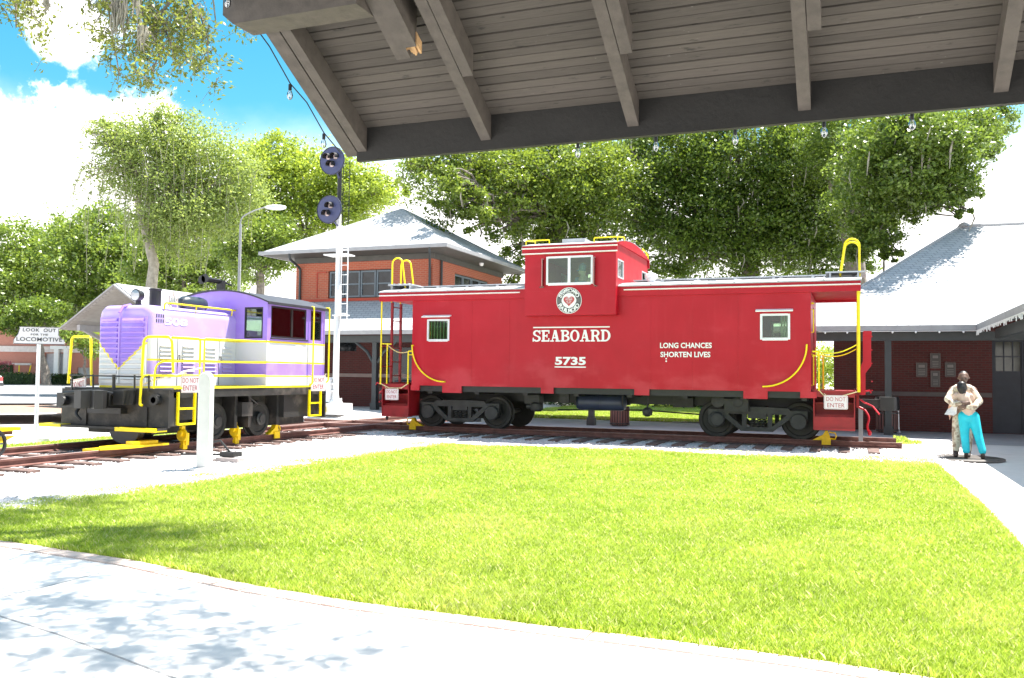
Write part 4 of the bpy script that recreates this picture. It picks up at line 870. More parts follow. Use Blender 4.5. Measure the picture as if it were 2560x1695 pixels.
# end platforms, steps, railings, ladders
for s_, e, w_ in ((-1, -11.93, BX0), (1, .11, BX1)):
    lo, hi = min(e, w_), max(e, w_)
    b = MB(); b.box(lo, hi, N_+.62, F_-.62, 1.28, SIL+.02); b.box(e-.06 if s_ > 0 else e, e if s_ > 0 else e+.06, N_+.6, F_-.6, 1.0, 1.42); b.box(lo, hi, N_+.3, N_+.62, 1.28, SIL+.02); b.box(lo, hi, F_-.62, F_-.3, 1.28, SIL+.02); part('platform', b, 'red_dark', cab, smooth=False)
    for near in (True, False):
        y = lambda t: (N_+t) if near else (F_-t)
        b = MB(); k0, k1 = lo+.06, hi-.10
        for x in (k0, k1): A, B = sorted((y(.02), y(.65))); b.box(x-.012, x+.012, A, B, .52, 1.40)
        for t0, t1, z in ((.02, .30, .52), (.16, .46, .82), (.32, .64, 1.1)): A, B = sorted((y(t0), y(t1))); b.box(k0+.012, k1-.012, A, B, z-.02, z+.012)
        for t, z0, z1 in ((.30, .53, .80), (.46, .83, 1.08), (.64, 1.11, 1.28)): A, B = sorted((y(t), y(t+.015))); b.box(k0+.012, k1-.012, A, B, z0, z1)
        for t, z in ((.02, .505), (.15, .80)): A, B = sorted((y(t-.012), y(t))); b.box(k0-.012, k1+.012, A, B, z, z+.05)
        A, B = sorted((y(.03), y(.045))); b.box(k0+.012, k1-.012, A, B, .555, .80)
        A, B = sorted((y(.01), y(.045))); b.box(k0, k1, A, B, 1.24, 1.385)
        part('steps', b, 'red_dark', cab, smooth=False)
        # corner post, inner post
        X0 = e-.01*s_; q = y(0.0)
        b = MB(); b.tube([(X0, q, 1.36), (X0, q, 3.62)], .022 if s_ < 0 else .034, 8); part('corner_post', b, 'yellow', cab)
        xi = e-s_*.84; b = MB(); b.tube(fillet([(xi, q, 1.38), (xi, q, 2.26), (xi-s_*.14, q, 2.26)], .04), .02, 8); b.tube([(xi-s_*.14, q, 2.16), (xi, q, 2.16)], .012, 6); part('hand_post', b, 'yellow', cab)
        xo = e-s_*.2; b = MB(); b.tube([(xo, q, 1.38), (xo, q, 2.45)], .018, 8); b.tube([(e+s_*(.0 if s_ < 0 else .26), q, 2.46), (xo-s_*.12, q, 2.45)], .016, 8)
        if s_ < 0: part('hand_post', b, 'yellow', cab)
        pts = []; xa, za = (xo, 2.43) if s_ < 0 else (e, 2.44)
        for i in range(13): t = i/12; pts.append((xa+(xi-xa)*t, q, za+(2.24-za)*t-.10*math.sin(math.pi*t)))
        b = MB(); b.tube(pts, .014, 6); part('safety_chain', b, mat('rope_yellow', (.62, .47, .20), .7) if s_ < 0 else 'yellow', cab)
        if near:
            c = (lo+hi)/2-.03; pts = [(e-.03*s_, q, 1.375), (c+s_*.17, q, 1.27), (c-s_*.2, q, 1.27), (xi, q, 1.39)]
            b = MB(); b.tube(pts, .013, 6); part('sign_cord', b, mat('cord_yellow', (.72, .60, .35), .7), cab)
    # end sill, ladder and roof hoops
    b = MB()
    for yy in (21.5, 22.0):
        b.box(e-.03, e+.03, yy-.03, yy+.03, 1.3, 3.62)
    for z in np.arange(1.6, 3.6, .38): b.tube([(e, 21.5, z), (e, 22.0, z)], .014, 6)
    for z in (1.85, 2.4): b.tube([(e, N_+.05, z), (e, 21.5, z)], .016, 6); b.tube([(e, F_-.05, z), (e, 22.9, z)], .016, 6)
    b.box(e-.03, e+.03, 22.85, 22.91, 1.3, 3.62); b.box(e-.03, e+.03, F_-.06, F_, 1.3, 3.62)
    part('end_ladder', b, 'red_dark', cab, smooth=False)
    for yy in (21.5, 22.0):
        b = MB(); xs = e+.02*s_; b.tube([(xs, yy, 3.62), (xs, yy, 4.68)]+arc((xs-s_*.16, yy, 4.70), .16, 0 if s_ > 0 else 180, 180 if s_ > 0 else 0, 8)+[(xs-s_*.42, yy, 4.02)], .024, 8); part('roof_hoop', b, 'yellow', cab)
    # grab ladder on the end wall
    xw = w_+s_*.05
    b = MB()
    for z0, z1 in ((2.70, 3.22), (1.5, 2.2)): b.tube([(w_, N_+.16, z0), (xw, N_+.16, z0), (xw, N_+.16, z1), (w_, N_+.16, z1)], .014, 6)
    b.tube([(w_, N_+.10, 3.36), (xw, N_+.10, 3.36), (xw, N_+.3, 3.36), (w_, N_+.3, 3.36)], .014, 6); part('grab_iron', b, 'yellow', cab)
# right-hand brake mast, red, standing on the end sill
b = MB(); b.prism([(.13, 1.30), (.24, 1.30), (.24, 1.78), (.36, 1.95), (.36, 2.68), (.19, 2.70), (.19, 2.05), (.13, 1.9)], 'y', 21.05, 21.3); b.box(.20, .37, 21.02, 21.33, 2.63, 2.72)
for z in (1.4, 1.6, 2.0, 2.3, 2.6): b.tube([(.365, 21.1, z), (.385, 21.1, z)], .016, 6)
part('brake_mast', b, 'red', cab, smooth=False)
for s_, e in ((-1, -11.93), (1, .11)):
    b = MB(); b.box(min(e, e+s_*.45), max(e, e+s_*.45), 22.26, 22.54, .98, 1.18); x = e+s_*.45
    b.prism([(x, 22.18), (x+s_*.30, 22.18), (x+s_*.36, 22.28), (x+s_*.22, 22.36), (x+s_*.2, 22.48), (x+s_*.34, 22.55), (x+s_*.26, 22.62), (x, 22.62)], 'z', .92, 1.24); part('coupler', b, 'black', cab)
    hose = [(e, 21.9, 1.0), (e+s_*.12, 21.85, .95), (e+s_*.22, 21.75, .78), (e+s_*.16, 21.7, .55), (e+s_*.22, 21.7, .42)]
    b = MB(); b.tube(fillet(hose, .1), .026, 8); b.lathe([(.03, -.05), (.045, 0), (.03, .06)], hose[-1], 10); part('air_hose', b, 'black' if s_ < 0 else 'red', cab)
    b = MB(); b.tube(fillet([(e+.02*s_, N_+.15, 1.2), (e+s_*.12, N_+.15, 1.12), (e+s_*.14, 22.0, 1.1), (e+s_*.30, 22.1, 1.02), (e+s_*.42, 21.6, .86)], .06), .02, 7); b.tube([(e, N_+.2, 1.36), (e+s_*.22, N_+.2, 1.40), (e+s_*.24, N_+.2, 1.34)], .02, 7); part('uncoupling_lever', b, 'red', cab)
# underframe and trucks
b = MB(); b.box(-11.6, -.2, 22.1, 22.7, .95, 1.33)
for x in np.arange(-10.5, -1, 1.35): b.box(x-.06, x+.06, N_+.15, F_-.15, 1.14, 1.345)
b.box(BX0+.1, BX1-.1, N_+.07, N_+.13, 1.2, 1.349); b.box(BX0+.1, BX1-.1, F_-.13, F_-.07, 1.2, 1.349); part('underframe', b, 'black', cab, smooth=False)
b = MB(); b.cyl((-6.55, 21.75, .98), (-5.45, 21.75, .98), .20, n=24); b.lathe([(.2, 0), (.17, .07), (.06, .11)], (-5.45, 21.75, .98), 24, 'x'); b.lathe([(.06, -.11), (.17, -.07), (.2, 0)], (-6.55, 21.75, .98), 24, 'x'); b.cyl((-6.02, 21.75, .98), (-5.99, 21.75, .98), .205, n=24); part('air_tank', b, 'tank', cab)
b = MB()
for x in (-7.85, -6.62, -5.38, -4.75): b.tube([(x, 21.5, .75 if x > -5 else .9), (x, 21.5, 1.33)], .022, 6)
b.box(-7.95, -7.55, 21.4, 21.75, .92, 1.15); b.lathe([(.12, 0), (.17, .05), (.17, .2), (.08, .26)], (-7.65, 21.5, .72), 12); b.cyl((-7.9, 21.45, .85), (-7.5, 21.45, .85), .07, n=10); b.box(-7.0, -6.75, 21.4, 21.5, .95, 1.2); b.box(-7.15, -6.7, 21.45, 21.5, 1.2, 1.33)
b.lathe([(.06, -.1), (.12, -.05), (.12, .05), (.06, .1)], (-4.75, 21.5, .78), 10, 'y'); b.box(-4.85, -4.65, 21.42, 21.6, .70, .85); b.tube([(-7.3, 22.2, .75), (-5, 22.1, .8), (-3.3, 22.0, .72)], .02, 6); b.box(-4.2, -3.7, 21.9, 22.3, .9, 1.2)
part('brake_gear', b, 'iron', cab)
def truck(tx):
    b = MB()
    for y0 in (N_+.42, F_-.55):
        y1 = y0+.12; P = lambda pts: [(tx+p, q) for p, q in pts]
        b.prism(P([(-.80, .86), (-.70, .95), (-.3, .97), (.3, .97), (.70, .95), (.80, .86), (.78, .80), (-.78, .80)]), 'y', y0, y1)
        b.prism(P([(-.36, .40), (.36, .40), (.34, .50), (-.34, .50)]), 'y', y0, y1)
        for s_ in (-1, 1):
            b.prism(P([(s_*.72, .84), (s_*.86, .80), (s_*.36, .40), (s_*.26, .45)]), 'y', y0+.003, y1-.003)
            b.prism(P([(s_*.24, .46), (s_*.34, .46), (s_*.34, .84), (s_*.24, .84)]), 'y', y0+.006, y1-.006)
            b.lathe([(.17, -.10), (.19, -.08), (.19, .04), (.15, .1)], (tx+s_*.93, (y0+y1)/2-.02, .65), 16, 'y'); b.box(tx+s_*.93-.2, tx+s_*.93+.2, y0+.01, y1-.01, .66, .90)
        for sx_ in (-.12, 0, .12): b.tube([(tx+sx_+.05*math.cos(a*1.2), (y0+y1)/2+.05*math.sin(a*1.2), .50+a*.011) for a in range(18)], .014, 5)
        b.box(tx-.21, tx+.21, y0+.01, y1-.01, .70, .82)
    b.box(tx-.18, tx+.18, N_+.5, F_-.5, .72, .98)
    t_ = part('truck', b, 'iron', cab)
    for wx in (-.96, .96):
        for yc, s_ in ((NR, 1), (FR, -1)):
            b = MB(); b.lathe([(.06, -.075), (.13, -.07), (.15, -.03), (.33, -.045), (.35, -.065), (.42, -.065), (.425, .05), (.455, .06), (.455, .085), (.06, .09)], (tx+wx, yc, .235+.42), 40, 'y')
            if s_ < 0: b.v = [(x, 2*yc-y, z) for x, y, z in b.v]
            part('wheel', b, 'wheel', t_)
        b = MB(); b.cyl((tx+wx, NR-.25, .655), (tx+wx, FR+.25, .655), .07, n=12); part('axle', b, 'iron', t_)
    return t_
truck(-9.76); t_ = truck(-2.12)
b = MB(); b.lathe([(.14, -.02), (.16, 0), (.16, .03), (.05, .05)], (-3.02, N_+.30, .66), 18, 'y'); b.lathe([(.10, 0), (.16, .02), (.16, .06), (.05, .08)], (-3.0, N_+.28, 1.1), 16, 'y'); b.box(-2.85, -2.3, N_+.3, N_+.4, .86, 1.15); b.lathe([(.08, 0), (.12, .02), (.12, .05)], (-2.55, N_+.24, 1.08), 14, 'y'); part('generator_drive', b, 'iron', cab)
# lettering
yl = FRONT(N_-.004); yl = FRONT(N_-.004); b = MB()
def slab(ch):
    """polygons of a heavy slab-serif capital in a unit-high box; returns (width, polys)"""
    st, th = .23, .13; R = lambda a, c, d, e: [(a, d), (c, d), (c, e), (a, e)]; o = []
    def band(cx, cy, rx, ry, a0, a1, tx, ty, n=14):
        for i in range(n):
            p = [rad(a0+(a1-a0)*k/n) for k in (i, i+1)]
            o.append([(cx+rx*math.cos(p[0]), cy+ry*math.sin(p[0])), (cx+rx*math.cos(p[1]), cy+ry*math.sin(p[1])), (cx+(rx-tx)*math.cos(p[1]), cy+(ry-ty)*math.sin(p[1])), (cx+(rx-tx)*math.cos(p[0]), cy+(ry-ty)*math.sin(p[0]))])
    w = .86
    if ch == 'E':
        o += [R(.10, .10+st, 0, 1), R(0, .80, 0, th), R(0, .80, 1-th, 1), R(.3, .62, .44, .56), R(.70, .82, 0, .30), R(.70, .82, .70, 1), R(.52, .62, .34, .66)]
    elif ch == 'S':
        band(.42, .735, .38, .27, 20, 270, .22, .12); band(.42, .265, .42, .27, -160, 90, .24, .12); o += [R(.68, .80, .66, 1), R(0, .12, 0, .34)]
    elif ch == 'A':
        w = 1.02; o += [[(.14, .06), (.24, .06), (.56, 1), (.40, 1)], [(.62, .06), (.88, .06), (.62, 1), (.36, 1)], R(.28, .70, .28, .39), R(0, .38, 0, .11), R(.54, 1.02, 0, .11)]
    elif ch == 'O': w = .94; band(.47, .5, .47, .51, 0, 360, .23, .12, 28)
    elif ch == 'D': w = .94; o += [R(.10, .10+st, 0, 1), R(0, .45, 0, th), R(0, .45, 1-th, 1)]; band(.42, .5, .52, .5, -90, 90, .23, th, 18)
    elif ch == 'B':
        w = .90; o += [R(.10, .10+st, 0, 1), R(0, .5, 0, th), R(0, .5, 1-th, 1), R(.3, .5, .45, .57)]; band(.48, .745, .36, .255, -90, 90, .21, th); band(.48, .27, .42, .27, -90, 90, .22, th)
    elif ch == 'R':
        w = .96; o += [R(.10, .10+st, 0, 1), R(0, .44, 0, .11), R(0, .5, 1-th, 1), R(.3, .5, .42, .54)]; band(.48, .71, .39, .29, -90, 90, .22, th); o += [[(.45, .46), (.66, .50), (.90, .08), (.66, .08)], R(.64, .98, 0, .11)]
    return w, o
pos = 0; L = []
for ch in 'SEABOARD':
    w, o = slab(ch); L += [[(x+pos, z) for x, z in q] for q in o]; pos += w+.045
k = (7.56-5.54)/(pos-.045)
for i, q in enumerate(L):
    b.add([yl(-7.56+x*k, 2.50+z*.29, .004+.00003*i) for x, z in q], [tuple(range(len(q)))])
part('name_lettering', b, 'letter', cab, smooth=False)
b = MB(); b.box(-7.55, -5.56, N_-.010, N_-.004, 2.842, 2.872); b.box(-6.97, -6.16, N_-.010, N_-.004, 1.852, 1.882); part('painted_line', b, 'letter', cab, smooth=False)
b = MB(); text_into(b, '5735', -6.96, -6.16, 1.915, 2.12, yl, .035); part('number_lettering', b, 'letter', cab, smooth=False)
b = MB(); text_into(b, 'LONG CHANCES', -4.32, -3.10, 2.335, 2.465, yl, .025); part('slogan_lettering', b, 'letter', cab, smooth=False)
b = MB(); text_into(b, 'SHORTEN LIVES', -4.31, -3.13, 2.12, 2.25, yl, .025); part('slogan_lettering', b, 'letter', cab, smooth=False)
b = MB(); b.cyl((-4.17, N_-.010, 2.085), (-4.17, N_-.004, 2.085), .02, n=10); b.cyl((-4.17, N_-.010, 2.025), (-4.17, N_-.004, 2.025), .02, n=10); part('painted_dots', b, 'letter', cab, smooth=False)
# round herald on the cupola
hx, hz, hy = -6.53, 3.50, CN-.008
b = MB(); b.cyl((hx, hy-.004, hz), (hx, hy, hz), .325, n=48); her = part('herald', b, 'letter', cab, smooth=False)
b = MB()
for a0, a1 in ((13, 167), (193, 347)):
    o_, i_ = arc((hx, hy-.006, hz), .312, a0, a1, 24), arc((hx, hy-.006, hz), .185, a0, a1, 24)
    b.add(o_+i_[::-1], [tuple([j, j+1, 48-j, 49-j]) for j in range(24)])
part('black_ring', b, 'signblack', her, smooth=False)
b = MB()
for a0, a1 in ((-13, 13), (167, 193)):
    o_, i_ = arc((hx, hy-.006, hz), .312, a0, a1, 8), arc((hx, hy-.006, hz), .19, a0, a1, 8); b.add(o_+i_[::-1], [tuple([j, j+1, 16-j, 17-j]) for j in range(8)])
part('grey_panel', b, mat('herald_grey', (.12, .12, .12), .6), her, smooth=False)
b = MB()
def ring_text(s, top):
    n_ = len(s); span = 136
    for i, ch in enumerate(s):
        a = rad(90+span/2-span*(i+.5)/n_) if top else rad(270-span/2+span*(i+.5)/n_)
        up = 1 if top else -1; ca, sa = math.cos(a), math.sin(a); w = .052 if ch != 'I' else .016
        def fn(u, v, o, ca=ca, sa=sa, up=up):
            r = .25+up*v; return (hx+ca*r+sa*u*up, hy-.006-o, hz+sa*r-ca*u*up)
        text_into(b, ch, -w, w, -.050, .050, fn, .03)
ring_text('SEABOARD', True); part('ring_lettering', b, 'letter', her, smooth=False); b = MB(); ring_text('RAILROAD', False); part('ring_lettering', b, 'letter', her, smooth=False)
b = MB(); pts = []
for i in range(40):
    t = 2*math.pi*i/40; pts.append((hx+.0088*16*math.sin(t)**3, hz-.005+.0088*(13*math.cos(t)-5*math.cos(2*t)-2*math.cos(3*t)-math.cos(4*t))))
b.prism(pts, 'y', hy-.007, hy-.004); part('red_heart', b, mat('heart_red', (.50, .07, .08), .5), her, smooth=False)
b = MB()
for i, (tx, w) in enumerate((('THROUGH', .085), ('THE HEART', .095), ('OF THE', .065), ('SOUTH', .05))): text_into(b, tx, hx-w, hx+w, hz+.048-i*.040, hz+.074-i*.040, FRONT(hy-.008), .01)
part('heart_lettering', b, 'letter', her, smooth=False)
# figure in the cupola window
def remeshed(name, chains, vox, m, parent=None, smooth_it=2):
    b = MB()
    for ch in chains:
        pts = [Vector(p[:3]) for p in ch]; rs = [p[3] for p in ch]
        for (p, r) in zip(pts, rs): b.lathe([(r*math.sin(math.pi*k/8)+1e-4, -r*math.cos(math.pi*k/8)) for k in range(9)], p, 12)
        for i in range(len(pts)-1):
            if (pts[i+1]-pts[i]).length > 1e-4: b.tube([pts[i], pts[i+1]], [rs[i], rs[i+1]], 12)
    me = mesh_of(name, b, m, off=(0, 0, 0) if parent is None else ORG[parent.name]); ob = bpy.data.objects.new(name, me); COL.objects.link(ob)
    md = ob.modifiers.new('join', 'REMESH'); md.mode = 'VOXEL'; md.voxel_size = vox; md.use_smooth_shade = True
    sm = ob.modifiers.new('soft', 'SMOOTH'); sm.iterations = smooth_it; sm.factor = .5
    m2 = bpy.data.meshes.new_from_object(ob.evaluated_get(bpy.context.evaluated_depsgraph_get())); ob.modifiers.clear(); ob.data = m2
    if not m2.materials: m2.materials.append(X[m])
    if parent: ob.parent = parent; ORG[ob.name] = ORG[parent.name]
    return ob
dm = thing('mannequin', 'pale mannequin in a blue cap sitting in the caboose cupola window', 'mannequin', (-6.3, 21.1, 3.74))
X['dummywhite'] = mat('mannequin_white', (.68, .66, .64), .6); X['dummyblue'] = mat('mannequin_blue_cloth', (.16, .33, .50), .8, var=.15, scale=12)
mx, my = -6.27, 21.05
remeshed('body', [[(mx, my, 3.80, .13), (mx-.02, my, 4.05, .12), (mx-.02, my, 4.13, .06), (mx-.03, my-.01, 4.22, .085), (mx-.05, my-.01, 4.27, .085)], [(mx+.15, my, 4.06, .05), (mx+.17, my-.05, 3.92, .045), (mx+.05, my-.2, 3.86, .035)], [(mx-.17, my, 4.05, .05), (mx-.2, my-.03, 3.92, .042), (mx-.10, my-.2, 3.86, .035)], [(mx-.12, my-.03, 4.225, .02), (mx-.135, my-.03, 4.22, .016)]], .016, 'dummywhite', dm)
remeshed('overalls', [[(mx, my, 3.78, .145), (mx-.02, my, 3.96, .135)], [(mx-.17, my-.01, 4.07, .06), (mx-.2, my-.04, 3.92, .055)]], .016, 'dummyblue', dm)
remeshed('cap', [[(mx-.04, my-.01, 4.30, .093), (mx-.04, my, 4.37, .105)], [(mx-.12, my-.04, 4.285, .025), (mx-.17, my-.06, 4.275, .018)]], .012, 'dummyblue', dm)
# DO NOT ENTER plates
def dne(cx, cz, w, h, y, label, tilt=0.0, sl=0.0):
    r = thing('do_not_enter_sign', label, 'sign', (cx, y, cz-h/2), 'DO NOT ENTER plates hung on the rolling stock')
    ct, st = math.cos(rad(tilt)), math.sin(rad(tilt))
    T = lambda u, v, o: (cx+u*ct-v*st, y-o+v*sl, cz+u*st+v*ct)
    def rr(w, h, c, o):
        pts = []
        for sx_, sy_, a in ((1, 1, 0), (-1, 1, 90), (-1, -1, 180), (1, -1, 270)):
            for k in range(5): aa = rad(a+k*22.5); pts.append((sx_*(w/2-c)+c*math.cos(aa), sy_*(h/2-c)+c*math.sin(aa)))
        return pts
    b = MB(); pts = rr(w, h, .03, 0); k = len(pts); b.add([T(u, v, 0) for u, v in pts]+[T(u, v, .006) for u, v in pts], [tuple(range(k)), tuple(range(k, 2*k))]+[(i, (i+1) % k, (i+1) % k+k, i+k) for i in range(k)]); part('plate', b, 'signwhite', r, smooth=False)
    b = MB(); o1, i1 = rr(w*.94, h*.93, .025, 0), rr(w*.915, h*.90, .022, 0); b.add([T(u, v, .008) for u, v in o1]+[T(u, v, .008) for u, v in i1], [(i, (i+1) % k, (i+1) % k+k, i+k) for i in range(k)])
    text_into(b, 'DO NOT', -w*.40, w*.40, h*.08, h*.37, lambda u, v, o: T(u, v, .005+o), -.004); text_into(b, 'ENTER', -w*.36, w*.36, -h*.36, -h*.07, lambda u, v, o: T(u, v, .005+o), -.004); part('lettering', b, 'signred', r, smooth=False)
    for s_ in (-1, 1): b = MB(); b.tube([T(s_*w*.36, h*.44, .012), T(s_*w*.5, h*.62, .012)], .008, 6); part('hanging_cord', b, mat('cord_tan', (.6, .5, .32), .8), r)
dne(-11.54, 1.10, .40, .30, N_-.045, 'DO NOT ENTER plate on the caboose steps nearest the signal mast')
dne(-.375, 1.13, .50, .31, N_-.045, 'DO NOT ENTER plate on the caboose steps beside the coupler and rail ends')

# ------------------------------------------------------------------ the locomotive
loc = thing('locomotive', 'small purple and silver switcher locomotive numbered 508 with yellow handrails', 'locomotive', (-13.45, 13.28, .23))
HX0, HX1, HY0, HY1, HT = -14.32, -12.95, 13.60, 16.17, 2.97
def rounded_section(x0, x1, z0, z1, r, n=6):
    pts = [(x0, z0), (x1, z0)]
    for k in range(n+1): a = rad(90*k/n); pts.append((x1-r+r*math.cos(a), z1-r+r*math.sin(a)))
    for k in range(n+1): a = rad(90+90*k/n); pts.append((x0+r+r*math.cos(a), z1-r+r*math.sin(a)))
    return pts
b = MB(); secs = []
for k in range(6):
    a = rad(90*k/5); ins = .13*(1-math.sin(a)); secs.append((HY0+.0+.13*(1-math.cos(a)), ins))
secs.append((HY1, 0)); rings = []
for y, ins in secs: rings.append([(x, y, z) for x, z in rounded_section(HX0+ins, HX1-ins, 1.31, HT-ins, .20)])
k = len(rings[0]); b.add([p for r in rings for p in r], [(i*k+j, i*k+(j+1) % k, (i+1)*k+(j+1) % k, (i+1)*k+j) for i in range(len(rings)-1) for j in range(k)]+[tuple(range(k))])
hood = part('hood', b, 'livery_faded', loc, ang=50)
# grille: two louvred leaves meeting in a keel
b = MB()
def leaf(sx_):
    xk, xo = LX, LX+sx_*.60
    yk, yo = 13.50, 13.575
    b.add([(xk, yk, 1.40), (xo, yo, 1.40), (xo, yo, 2.73), (xk, yk, 2.73), (xk, 13.62, 1.40), (xo, 13.62, 1.40), (xo, 13.62, 2.73), (xk, 13.62, 2.73)], [(0, 1, 2, 3), (0, 4, 5, 1), (1, 5, 6, 2), (2, 6, 7, 3)])
    for i in range(12):
        z = 1.47+i*.105; xa, xb = xk+sx_*.06, xo-sx_*.05; ya, yb = yk+.0075, yo-.006
        b.add([(xa, ya-.001, z+.085), (xb, yb-.001, z+.085), (xb, yb-.045, z+.018), (xa, ya-.045, z+.018), (xb, yb, z), (xa, ya, z)], [(0, 1, 2, 3), (3, 2, 4, 5), (0, 3, 5), (1, 4, 2)])
leaf(-1); leaf(1)
b.prism([(LX-.035, 13.515), (LX+.035, 13.515), (LX+.012, 13.47), (LX-.012, 13.47)], 'z', 1.40, 2.80)
part('grille', b, 'nose', loc, smooth=False)
b = MB(); b.tube([(LX, 13.475, 2.80), (LX, 13.56, 2.93), (LX, 13.75, 2.975)], .03, 8); part('nose_rib', b, 'purple', loc)
for y0, y1 in ((13.86, 14.22), (14.50, 14.85), (15.17, 15.52), (15.74, 16.04)):
    b = MB()   # louvres on the hood side doors
    for i in range(7):
        z = 2.20-i*.085
        b.add([(HX1+.002, y0, z), (HX1+.002, y1, z), (HX1+.035, y1, z-.045), (HX1+.035, y0, z-.045), (HX1+.002, y0, z-.05), (HX1+.002, y1, z-.05)], [(0, 1, 2, 3), (3, 2, 5, 4), (0, 3, 4), (1, 5, 2)])
    part('louvre_panel', b, 'livery_faded', loc, smooth=False)
b = MB()
for y in (13.80, 14.36, 15.01, 15.63): b.box(HX1+.001, HX1+.005, y-.006, y+.006, 1.36, 2.33)
for y in (14.40, 15.66): b.tube([(HX1, y, 1.98), (HX1+.03, y, 1.98), (HX1+.03, y, 1.86)], .012, 6)
for z in (2.72, 2.62, 1.52):
    for k in range(4): b.box(HX1-.1, HX1+.004, 13.72+k*.05, 13.745+k*.05, z, z+.07) if z < 2 else b.box(HX1-.02, HX1+.004, 13.74+k*.06, 13.77+k*.06, z, z+.07)
part('door_seam', b, 'signblack', loc, smooth=False)
b = MB(); text_into(b, '508', 13.98, 14.62, 2.585, 2.73, SIDE(HX1+.0), .02); part('number_lettering', b, mat('number_cream', (.80, .78, .80), .5), loc, smooth=False)
hx0, hy0, hz0 = LX, 13.90, 3.19
b = MB(); b.lathe([(.05, .16), (.10, .12), (.118, .02), (.118, 0), (.128, -.01), (.128, -.03), (.115, -.035)], (hx0, hy0, hz0), 24, 'y'); b.box(hx0-.035, hx0+.035, hy0+.02, hy0+.10, 2.96, 3.09); hl = part('headlight', b, 'black', loc)
b = MB(); b.lathe([(.02, -.050), (.07, -.046), (.108, -.036), (.108, -.030)], (hx0, hy0, hz0), 24, 'y'); part('lens', b, mat('headlight_lens', (.34, .36, .38), .08, .4), hl)
b = MB(); b.cyl((LX, 14.42, 2.95), (LX, 14.42, 3.36), .118, n=24); b.lathe([(.118, 0), (.130, .01), (.130, .035), (.118, .045)], (LX, 14.42, 3.33), 24); part('exhaust_stack', b, 'black', loc)
b = MB(); b.lathe([(.095, 0), (.09, .02), (.06, .07), (.05, .13), (.02, .16)], (LX, 14.95, 3.10), 20); b.tube([(LX-.11, 14.95, 2.95), (LX-.11, 14.95, 3.27), (LX+.11, 14.95, 3.27), (LX+.11, 14.95, 2.95)], .014, 8); b.tube([(LX, 14.95, 3.27), (LX, 14.95, 3.36)], .016, 6); part('bell', b, mat('bell_silver', (.62, .55, .45), .3, .6), loc)
b = MB(); b.lathe([(.02, -.40), (.09, -.385), (.15, -.31), (.165, -.18), (.165, .18), (.15, .31), (.09, .385), (.02, .40)], (LX, 15.55, 3.14), 22, 'y'); part('air_reservoir', b, mat('reservoir_paint', (.03, .04, .05), .3, var=.15), loc)
# cab
KX0, KX1, KY0, KY1, KT = -14.80, -12.10, 16.17, 18.45, 3.22
b = MB(); side = [(16.30, 17.66, 2.43, 3.14), (17.84, 18.29, 2.43, 3.14)]
b.wall('x', KX1-.05, KX1, KY0, KY1, 1.31, KT, side); b.wall('x', KX0, KX0+.05, KY0, KY1, 1.31, KT, side)
fw = [(-12.72, -12.22, 2.40, 3.10), (-14.68, -14.50, 2.40, 3.10)]
b.wall('y', KY0, KY0+.05, KX0+.05, KX1-.05, 1.31, KT, fw); b.wall('y', KY1-.05, KY1, KX0+.05, KX1-.05, 1.31, KT, [(-14.5, -12.5, 2.4, 3.1)])
ca = archp(KX0, KX1, KT, 3.48, 14)
for y0, y1 in ((KY0, KY0+.05), (KY1-.05, KY1)): b.prism(ca, 'y', y0, y1)
for y in (17.76, 17.82, 18.32): b.box(KX1, KX1+.006, y-.01, y+.01, 1.33, KT)
part('cab', b, 'livery', loc, ang=30)
b = MB(); pr = archp(KX0-.06, KX1+.06, KT+.0, 3.515, 14); b.prism([(x, z-.035) for x, z in reversed(pr)]+pr, 'y', KY0-.05, KY1+.08); b.box(KX1+.04, KX1+.075, KY0-.05, KY1+.08, KT-.06, KT+.0); part('cab_roof', b, 'purpleroof', loc)
b = MB(); b.box(KX0+.06, KX1-.06, KY0+.06, KY1-.06, 1.32, 1.40); b.box(-14.3, -13.3, 16.3, 16.9, 1.4, 2.35); b.box(-13.2, -12.6, 17.3, 17.9, 1.4, 1.9); b.box(-13.1, -12.7, 17.75, 17.9, 1.9, 2.45); b.box(-13.0, -12.85, 16.5, 16.8, 1.4, 2.6); b.lathe([(.07, 0), (.08, .07), (.03, .12)], (-12.5, 16.9, 2.40), 10); part('cab_interior', b, 'darkint', loc, smooth=False)
def lwin(axis, c, l, h, z0, z1, mid=None):
    b = MB(); w = .04
    B = (lambda a, d, e, f, t=0: b.box(c-.012-t, c+.012+t, a, d, e, f)) if axis == 'x' else (lambda a, d, e, f, t=0: b.box(a, d, c-.012-t, c+.012+t, e, f))
    B(l, l+w, z0, z1); B(h-w, h, z0, z1); B(l+w, h-w, z1-w, z1); B(l+w, h-w, z0, z0+w)
    if mid: B(mid-.03, mid+.03, z0+w, z1-w, .004)
    f = part('window', b, 'black', loc, smooth=False); b = MB(); B = (lambda a, d, e, f: b.box(c-.003, c+.003, a, d, e, f)) if axis == 'x' else (lambda a, d, e, f: b.box(a, d, c-.003, c+.003, e, f)); B(l+w, h-w, z0+w, z1-w); part('pane', b, 'glass', f, smooth=False)
for x in (KX1-.02, KX0+.02):
    lwin('x', x, *side[0], 17.10); lwin('x', x, *side[1])
for w_ in fw: lwin('y', KY0+.02, *w_)
lwin('y', KY1-.02, -14.5, -12.5, 2.4, 3.1, -13.5)
b = MB(); b.tube([(KX1+.02, 16.28, 2.41), (KX1+.02, 17.70, 2.41)], .018, 6); part('arm_rest', b, 'black', loc)
b = MB(); b.cyl((KX1+.001, 17.36, 2.10), (KX1+.006, 17.36, 2.10), .205, n=32); e_ = part('round_emblem', b, 'letter', loc, smooth=False)
